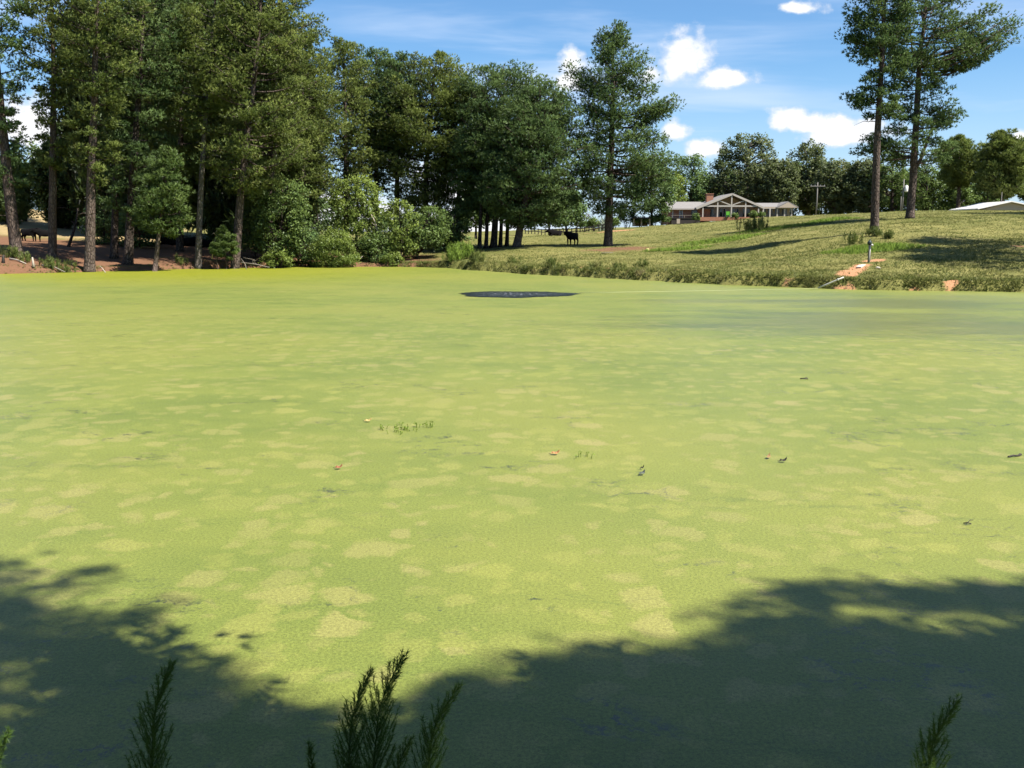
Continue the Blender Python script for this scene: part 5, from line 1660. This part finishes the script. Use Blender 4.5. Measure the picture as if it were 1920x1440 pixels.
stick([(8, 512, 75.2, -0.05), (8, 506, 75.4, 0.35), (9, 501, 75.4, 0.62)], 0.14, 'dark broken stump at the left picture edge on the waterline', M_TWIG, name='stump', cat='stump')
stick([(80, 508, 76.2, 0.08), (100, 508, 76.2, 0.12), (122, 510, 75.8, 0.06)], 0.08, 'weathered log half in grass between the stump and the third trunk', M_WOOD, name='log', cat='log')
stick([(672, 498, 90, 0.1), (678, 492, 90, 0.5), (684, 487, 90.2, 0.75)], 0.05, 'leaning pale stick right of the round willow bush', M_STICK)
stick([(703, 478, 92, 1.2), (712, 484, 91.4, 0.8), (722, 491, 90.6, 0.25)], 0.06, 'fallen pale pole under the feathery shore trees', M_STICK)
stick([(695, 400, 92, None), (704, 418, 92, None), (710, 440, 92.2, None), (712, 470, 92.4, 0.5)], 0.07, 'bare dead stem standing among the feathery shore trees', M_STICK, twigs=5)
stick([(1128, 475, 88, 0.06), (1138, 475, 88, 0.08), (1150, 474.5, 88, 0.06)], 0.05, 'dead branch on the bare ground before the lone pine', M_WOOD)
stick([(128, 466, 92, -0.05), (136, 440, 92, None), (143, 415, 92, None), (146, 390, 92, None)], 0.16, 'dark bent sapling trunk between the second and third pines', M_BARK_D, name='bent_trunk', cat='dead tree', twigs=3)


# ------------------------------------------------------------------ bits floating on the duckweed
def float_leaf(px, py, L, label, mat=M_DEADLEAF, rot=0.3):
    c = W(px, py, 0.0)
    root = empty('dead_leaf', c, label, 'leaf', 'dead leaves on the duckweed')
    V = []
    for u, w_, z_ in ((-0.5, 0.02, 0.012), (-0.25, 0.22, 0.03), (0.0, 0.30, 0.018), (0.25, 0.2, 0.025), (0.5, 0.01, 0.05)):
        V += [(u * L, -w_ * L, 0.010 + z_ * 0.8), (u * L, w_ * L, 0.010 + z_ * 1.4)]
    V = np.array(V)
    cr, sr = math.cos(rot), math.sin(rot)
    V = np.stack([V[:, 0] * cr - V[:, 1] * sr, V[:, 0] * sr + V[:, 1] * cr, V[:, 2]], 1)
    T = []
    for i in range(4):
        a = i * 2
        T += [(a, a + 2, a + 3), (a, a + 3, a + 1)]
    MB().add(V, T).build('blade', mat, root)
    MB().tube([(-0.5 * L * cr, -0.5 * L * sr, 0.02), (-0.75 * L * cr, -0.75 * L * sr, 0.03)], [0.004, 0.003], 4).build('stalk', M_TWIG, root)


float_leaf(1041, 853, 0.13, 'orange brown curled leaf floating near the middle of the pond', rot=0.2)
float_leaf(690, 791.5, 0.12, 'small tan leaf floating left of the water weed patch', simple('tan_leaf', (0.62, 0.42, 0.16)), 0.1)
float_leaf(1441, 860, 0.10, 'brown leaf floating just left of the dark twig', simple('brown_leaf', (0.36, 0.22, 0.10)), 1.0)
float_leaf(635, 880, 0.10, 'reddish leaf floating below and left of the water weed patch', simple('red_leaf', (0.36, 0.13, 0.07)), 0.2)
float_leaf(1468, 867, 0.11, 'dark wet leaf floating right of the brown leaf', M_TWIG, 0.1)
float_leaf(1204, 891, 0.10, 'grey wet leaf floating right of the weed sprigs', simple('grey_leaf', (0.12, 0.14, 0.12)), 0.6)
float_leaf(1204, 881, 0.05, 'tiny brown leaf just above the grey wet leaf', M_TWIG, 0.2)


def float_twig(pts, r, label):
    Pp = np.array([W(a, b) for a, b in pts]) + [0, 0, 0.014]
    Pp[1::2, 2] += 0.012
    root = empty('twig', Pp[0] * [1, 1, 0], label, 'twig', 'twigs floating on the duckweed')
    MB().tube(Pp, [r] * len(Pp), 5).build('shaft', M_TWIG, root, Pp[0] * [1, 1, 0])
    m1 = Pp[len(Pp) // 2]
    MB().tube([m1, m1 + [0.05, 0.05, 0.015], m1 + [0.09, 0.06, 0.01]], [r * .8, r * .6, r * .4], 4).build('side_twig', M_TWIG, root, Pp[0] * [1, 1, 0])


float_twig([(1890, 858), (1900, 857), (1908, 856), (1915, 855.5)], 0.013, 'dark crooked twig floating at the right picture edge')
float_twig([(1806, 983), (1814, 984), (1821, 984.5)], 0.007, 'short dark twig floating below the right edge twig')
float_twig([(1500, 711), (1508, 711.5), (1515, 711.5)], 0.012, 'thin dark twig far out in the right half of the pond')


def water_weed(px, py, n, wx, wy, h, label, seed):
    rng = np.random.default_rng(seed)
    c = W(px, py)
    root = empty('water_weed', c, label, 'water plant', 'water weeds poking through the duckweed')
    s, l = MB(), MB()
    for i in range(n):
        x, y = rng.normal(0, wx), rng.normal(0, wy)
        hh = h * rng.uniform(0.4, 1.0)
        tip = np.array([x + rng.normal(0, 0.3) * hh, y + rng.normal(0, 0.3) * hh, hh])
        s.tube([(x, y, -0.02), ((x + tip[0]) / 2, (y + tip[1]) / 2, hh * 0.6), tip], [0.005, 0.004, 0.003], 4)
        C = tip + rng.normal(0, 0.012, (4, 3))
        l.add(*leaf_faces(rng, C, 0.032, 0.0, np.full(4, rng.random())))
    tag(s.build('stems', M_LUSH, root), kind='stuff')
    tag(l.build('leaves', M_LUSH, root), kind='stuff')


water_weed(757, 806, 34, 0.12, 0.16, 0.06, 'olive patch of water weed poking up left of the pond centre', 5)
water_weed(796, 801, 11, 0.12, 0.05, 0.10, 'row of thin sprouts at the right end of the weed patch', 6)
water_weed(716, 805, 7, 0.08, 0.04, 0.08, 'few faint sprouts at the left end of the weed patch', 7)
water_weed(1093, 857, 6, 0.06, 0.07, 0.08, 'small dark weed sprigs right of the orange brown leaf', 8)


# ------------------------------------------------------------------ dog fennel in the foreground
def fennel(tip_px, tip_py, mid_px, D, label, lean, width=1.0, seed=0, below=(0, 0)):
    rng = np.random.default_rng(700 + seed)
    tip = P(tip_px, tip_py, D)
    mid = P(mid_px, 1440, D)
    base = np.array([mid[0] + (mid[0] - tip[0]) * 0.25, D - 0.03, 0.0])
    base[2] = gz(base[0], base[1]) - 0.03
    # stem: straight below, nodding over at the tip
    zz = np.linspace(base[2], tip[2], 24)
    hz = (zz - base[2]) / (tip[2] - base[2])
    xm = np.interp(zz, [base[2], mid[2], tip[2]], [base[0], mid[0], mid[0] + (tip[0] - mid[0]) * 0.35])
    knee = np.clip((hz - 0.72) / 0.28, 0, 1)
    xm = xm + (tip[0] - mid[0]) * 0.65 * knee ** 1.6
    yy = np.linspace(base[1], D + lean, 24)
    S = np.stack([xm, yy, zz], 1)
    root = empty('dog_fennel', base, label, 'weed', 'feathery weeds in the foreground')
    sm, lm = MB(), MB()
    sm.tube(S, np.linspace(0.0065, 0.0012, 24), 5)
    H = tip[2] - base[2]
    nl = int(H / 0.0075)
    Vs, tt = [], []
    for i in range(nl):
        u = (i + rng.random()) / nl
        if u < 0.12:
            continue
        c = np.array([np.interp(u, np.linspace(0, 1, 24), S[:, k_]) for k_ in range(3)])
        tg = np.array([np.interp(min(u + 0.04, 1), np.linspace(0, 1, 24), S[:, k_]) for k_ in range(3)]) - np.array([np.interp(u - 0.04, np.linspace(0, 1, 24), S[:, k_]) for k_ in range(3)])
        tg /= np.linalg.norm(tg)
        dtop = (1 - u) * H
        Lb = width * (0.026 + 0.20 * min(dtop / 0.5, 1) ** 0.8) * rng.uniform(0.55, 1.15)
        az = i * 2.39996 + rng.normal(0, 0.3)
        sd_ = np.array([math.cos(az), math.sin(az), 0])
        d0 = unit(sd_ * 0.75 + tg * 0.9)
        pts = [c]
        for k_ in range(1, 5):
            dd = unit(d0 + tg * 0.28 * k_)
            pts.append(pts[-1] + dd * Lb / 4)
        pts = np.array(pts)
        sm.tube(pts, [0.0014, 0.0012, 0.001, 0.0008, 0.0005], 3)
        m = int(12 + Lb * 480)
        uu = rng.uniform(0.05, 1, m)
        C = np.stack([np.interp(uu, np.linspace(0, 1, 5), pts[:, k_]) for k_ in range(3)], 1)
        bd = unit(pts[-1] - pts[0])
        A = unit(bd * 0.9 + rng.normal(0, 0.55, (m, 3)))
        ln = rng.uniform(0.012, 0.034, m)[:, None]
        pw = unit(np.cross(A, rng.normal(size=(m, 3)))) * 0.0013
        Vs.append(np.stack([C - pw, C + pw, C + A * ln], 1).reshape(-1, 3))
        tt.append(np.full(m * 3, np.clip(0.3 + 0.5 * u + rng.normal(0, 0.1), 0, 1)))
    V = np.concatenate(Vs)
    lm.add(V, np.arange(len(V)).reshape(-1, 3), np.concatenate(tt))
    sm.build('stem', M_FENNEL, root, base)
    lm.build('leaves', M_FENNEL, root, base)


fennel(312, 1258, 283, 3.45, 'feathery weed standing alone at the lower left of the foreground', 0.04, 0.95, 1)
fennel(690, 1270, 652, 3.42, 'feathery weed with a hooked tip, left of the tallest one', 0.05, 0.75, 2)
fennel(753, 1243, 700, 3.46, 'tallest feathery weed at the bottom middle, tip bent right', 0.05, 1.05, 3)
fennel(860, 1294, 803, 3.50, 'open branched feathery weed right of the tallest one', 0.03, 0.85, 4)
fennel(577, 1398, 585, 3.40, 'small feathery weed tip just showing at the bottom edge', 0.02, 0.45, 5)
fennel(1802, 1322, 1742, 3.48, 'feathery weed with an arched tip in the dark shade lower right', 0.03, 0.95, 6)
fennel(12, 1378, -14, 3.45, 'feathery weed cut by the left picture edge', 0.02, 0.7, 7)
fennel(768, 1392, 742, 3.38, 'short feathery shoot between the tallest weed and the open branched one', 0.02, 0.8, 8)


# ------------------------------------------------------------------ trees on the near bank that shade the water (outside the picture)
def inpoly(x, y, poly):
    ins = False
    n = len(poly)
    for i in range(n):
        (x0, y0), (x1, y1) = poly[i], poly[(i + 1) % n]
        if (y0 > y) != (y1 > y) and x < x0 + (y - y0) * (x1 - x0) / (y1 - y0):
            ins = not ins
    return ins


SHADE_R = [(1330, 1160), (1400, 1120), (1560, 1100), (1600, 1085), (1760, 1105), (1990, 1095), (2300, 1100), (2300, 1560), (560, 1560), (620, 1420), (700, 1390), (800, 1350), (815, 1290), (860, 1275), (890, 1305), (1000, 1255), (1100, 1225), (1250, 1215), (1360, 1225), (1400, 1195)]
SHADE_L = [(-120, 1060), (60, 1030), (120, 1045), (40, 1080), (120, 1090), (200, 1070), (210, 1085), (110, 1115), (130, 1150), (290, 1140), (330, 1155), (180, 1190), (290, 1215), (300, 1260), (250, 1290), (330, 1280), (430, 1245), (450, 1262), (380, 1300), (520, 1330), (640, 1345), (640, 1560), (-300, 1560), (-300, 1100)]
HOLES = [(1640, 1150, 120, 14), (1850, 1145, 70, 10), (1480, 1160, 60, 12), (1240, 1240, 30, 10), (200, 1200, 120, 9), (270, 1130, 90, 7), (140, 1300, 50, 8), (470, 1300, 60, 12), (330, 1225, 50, 9), (1720, 1160, 170, 18), (1380, 1195, 40, 16), (1500, 1228, 50, 9), (1800, 1182, 90, 10), (70, 1255, 90, 22), (90, 1325, 80, 18), (10, 1400, 90, 60), (130, 1160, 70, 14), (300, 1105, 90, 22), (1330, 1420, 30, 24), (50, 1120, 60, 9), (110, 1170, 50, 8), (400, 1290, 50, 14)]


def shade_tree(label, trunk_xy, poly, hrange, n, seed, rc=0.2, tufts=12, step=None):
    rng = np.random.default_rng(seed)
    bx, by = trunk_xy
    bz = gz(bx, by) - 0.1
    base = np.array([bx, by, bz])
    root = empty('pine_tree', base, label, 'pine tree', 'pines on the near bank')
    top = hrange[1] + 4
    T = np.array([[bx, by, bz], [bx + 0.05, by, bz + 3], [bx + 0.1, by + 0.1, bz + top * 0.45], [bx + 0.1, by + 0.2, bz + top * 0.7], [bx, by + 0.3, bz + top]])
    tm, lm, cm = MB(), MB(), MB()
    tm.tube(T, [0.40, 0.31, 0.24, 0.18, 0.06], 10)
    xs = [p[0] for p in poly]; ys = [p[1] for p in poly]
    CC = []
    k_ = 0
    while len(CC) < n and k_ < 60000:
        k_ += 1
        px, py = rng.uniform(min(xs), max(xs)), rng.uniform(min(ys), max(ys))
        # equal chance per square metre of water, not per pixel
        if rng.random() > (1040.0 / max(py, 1000)) ** 2 * 1.2:
            pass
        if not inpoly(px, py, poly):
            continue
        if any(((px - a) / ra) ** 2 + ((py - b) / rb) ** 2 < 1 for a, b, ra, rb in HOLES):
            continue
        w = W(px, py)
        h = rng.uniform(*hrange)
        CC.append(w + SUN * (h / SUN[2]))
    CC = np.array(CC)
    N = len(CC)
    order = rng.permutation(N)
    for q in order[:90]:
        z0 = max(bz + 4, CC[q, 2] - rng.uniform(0.5, 2.5))
        s = np.array([np.interp(z0, T[:, 2], T[:, 0]), np.interp(z0, T[:, 2], T[:, 1]), z0])
        lm.tube([s, (s + CC[q]) / 2 + [0, 0, -0.2], CC[q]], [0.05, 0.03, 0.01], 5)
    M = tufts
    g3 = rng.normal(size=(N, M, 3)) * np.array([0.6, 0.6, 0.4])
    C = (CC[:, None, :] + rc * rng.uniform(0.7, 1.25, (N, 1, 1)) * g3).reshape(-1, 3)
    A = unit(g3.reshape(-1, 3) + [0, 0, 0.5])
    cm.add(*blades(rng, C, A, 0.2, 0.056, 5, 0.6, np.repeat(rng.random(N), M)))
    tm.build('trunk', M_BARK, root, base, smooth=True)
    tag(lm.build('limbs', M_BARK, root, base, smooth=True), kind='stuff')
    tag(cm.build('crown', M_PINE_D, root, base), kind='stuff')


shade_tree('pine on the near bank right of the viewer, shading the lower right water', (13.5, -1.2), SHADE_R, (14.5, 19), 1500, 21)
shade_tree('pine on the near bank behind the viewer, shading the lower left water', (7.2, -1.6), SHADE_L, (14.0, 18.5), 360, 22)


def back_tree(x, y, hgt, rad, label, seed):
    rng = np.random.default_rng(seed)
    bz = gz(x, y) - 0.1
    base = np.array([x, y, bz])
    root = empty('pine_tree', base, label, 'pine tree', 'pines on the near bank')
    T = np.array([[x, y, bz + hgt * t] for t in (0, 0.25, 0.5, 0.75, 1)])
    MB().tube(T, [0.4, 0.32, 0.25, 0.15, 0.05], 9).build('trunk', M_BARK, root, base, smooth=True)
    N = 190
    u = rng.uniform(0.34 if y < 20 else 0.52, 1.0, N)
    r = rad * np.sin(np.clip((1.06 - u) / 0.5, 0, 1) * math.pi * 0.55) * rng.uniform(0.3, 1, N)
    az = rng.uniform(0, 6.28, N)
    CC = np.stack([x + r * np.cos(az), y + r * np.sin(az), bz + hgt * u], 1)
    lm = MB()
    for q in range(0, N, 3):
        z0 = CC[q, 2] - 0.8
        lm.tube([[x, y, z0], CC[q]], [0.05, 0.01], 4)
    tag(lm.build('limbs', M_BARK, root, base), kind='stuff')
    M = 22
    g3 = rng.normal(size=(N, M, 3)) * [0.6, 0.6, 0.4]
    C = (CC[:, None, :] + 0.8 * g3).reshape(-1, 3)
    MB().add(*blades(rng, C, unit(g3.reshape(-1, 3) + [0, 0, .5]), 0.3, 0.06, 8, 0.6, np.repeat(rng.random(N), M))).build('crown', M_PINE_D, root, base)['kind'] = 'stuff'
    return root


SHADE_RI = [(1420, 1300), (1500, 1260), (1620, 1290), (1920, 1235), (2300, 1230), (2300, 1600), (760, 1600), (820, 1410), (960, 1350), (1120, 1310), (1280, 1290)]
SHADE_LI = [(150, 1200), (270, 1215), (290, 1240), (240, 1270), (330, 1370), (560, 1400), (560, 1600), (180, 1600), (110, 1350), (160, 1290)]
shade_tree('added low foliage right of the viewer, unseen, blocking skylight over the dark water', (9.5, 1.6), SHADE_RI, (5.0, 11.0), 420, 23, 0.45, 26)  # both low trees are added, unseen, to cut skylight inside the shade
shade_tree('added low foliage at the viewer, unseen, blocking skylight over the lower left water', (3.8, -2.8), SHADE_LI, (5.5, 10.0), 95, 24, 0.4, 26)
BT = [(-7, -5, 20, 5, 'added pine left behind the viewer, unseen, blocking skylight'), (8, -9, 22, 5.5, 'added pine right behind the viewer, unseen, blocking skylight'), (1, -9, 22, 5.5, 'added pine straight behind the viewer, unseen, blocking skylight'),  # near-bank rows: pines added out of view to lower the ambient light
      (-5.5, 0.8, 18, 4.2, 'added pine close at the left, unseen, blocking skylight'), (-11, 1.0, 19, 4.6, 'added pine a little way to the left, unseen, blocking skylight'), (-17, 2.0, 18, 4.6, 'added pine far to the left, unseen, blocking skylight'),
      (17, 0.5, 17, 4.6, 'added pine to the right, unseen, blocking skylight'), (23, 1.5, 18, 4.8, 'added pine far to the right, unseen, blocking skylight'), (16, -8, 21, 5.2, 'second added pine right behind the viewer, unseen, blocking skylight'),
      (-13, -8, 20, 5, 'second added pine left behind the viewer, unseen, blocking skylight'), (-4, -16, 22, 5.5, 'added pine deep behind the viewer on the left, unseen, blocking skylight'), (12, -17, 22, 5.5, 'added pine deep behind the viewer on the right, unseen, blocking skylight'),
      (41.5, 60.0, 22, 5.2, 'pine on the right bank outside the picture, shading the slope by the post'), (51, 63, 21, 5, 'second pine on the right bank outside the picture'), (66.5, 107, 19, 4.6, 'pine on the hill outside the picture at the right'), (77, 108, 19, 5, 'second pine on the hill outside the picture'),
      (38.8, 57.2, 20, 4.6, 'third pine on the right bank outside the picture'), (44.5, 66.5, 22, 5.0, 'fourth pine on the right bank outside the picture'), (70, 103, 20, 5, 'third pine on the hill outside the picture'), (72, 112, 20, 5, 'fourth pine on the hill outside the picture')]
near0 = None
for i, (x, y, h, r, lab) in enumerate(BT):
    if i == 0 or i == 12:
        near0 = back_tree(x, y, h, r, lab, 50 + i)
        h0, r0_ = h, r
        continue
    o = copy_tree(near0)
    o.location = (x, y, gz(x, y) - 0.1)
    o.scale = (r / r0_, r / r0_, h / h0)
    o.rotation_euler = (0, 0, 1.7 * i)
    o['label'] = lab


def skylight_blocker(x, y, hgt, label, seed, n=420):
    """unseen tree added over the viewer to block skylight; its own shade falls left of the picture"""
    rng = np.random.default_rng(seed)
    bz = gz(x, y) - 0.1
    base = np.array([x, y, bz])
    root = empty('broadleaf_tree', base, label, 'tree', 'added skylight-blocking trees')
    T = np.array([[x, y, bz + hgt * t] for t in (0, 0.2, 0.4, 0.6, 0.8)])
    MB().tube(T, [0.55, 0.42, 0.34, 0.22, 0.08], 10).build('trunk', M_BARK_D, root, base, smooth=True)
    CC = []
    while len(CC) < n:
        c = np.array([x, y, 0]) + rng.normal(0, 1, 3) * [4.6, 3.2, 0]
        h = rng.uniform(0.45, 1.0) * hgt
        if np.hypot(c[0] - x, c[1] - y) > 8 or c[1] > 6.5 or c[0] > 0.393 * h - 0.555 * c[1] - 1.6:
            continue
        CC.append([c[0], c[1], h])
    CC = np.array(CC)
    lm = MB()
    for q in range(0, n, 6):
        z0 = np.clip(CC[q, 2] - 2.5, bz + 4, bz + hgt * 0.75)
        lm.tube([[x, y, z0], (CC[q] + [x, y, z0]) / 2 + [0, 0, 0.5], CC[q]], [0.10, 0.06, 0.015], 5)
    tag(lm.build('limbs', M_BARK_D, root, base, smooth=True), kind='stuff')
    M = 34
    g3 = rng.normal(size=(n, M, 3)) * [0.7, 0.7, 0.45]
    C = (CC[:, None, :] + 0.9 * g3).reshape(-1, 3)
    tag(MB().add(*leaf_faces(rng, C, 0.42, 0.1, np.repeat(rng.random(n), M))).build('crown', M_LEAF, root, base), kind='stuff')


skylight_blocker(-3.4, -2.2, 20, 'broad tree added just left of the viewer, unseen, blocking skylight', 91)  # added crowns, out of view, hold skylight off the shaded water
skylight_blocker(2.5, -3.5, 21, 'broad tree added close behind the viewer, unseen, blocking skylight', 92)
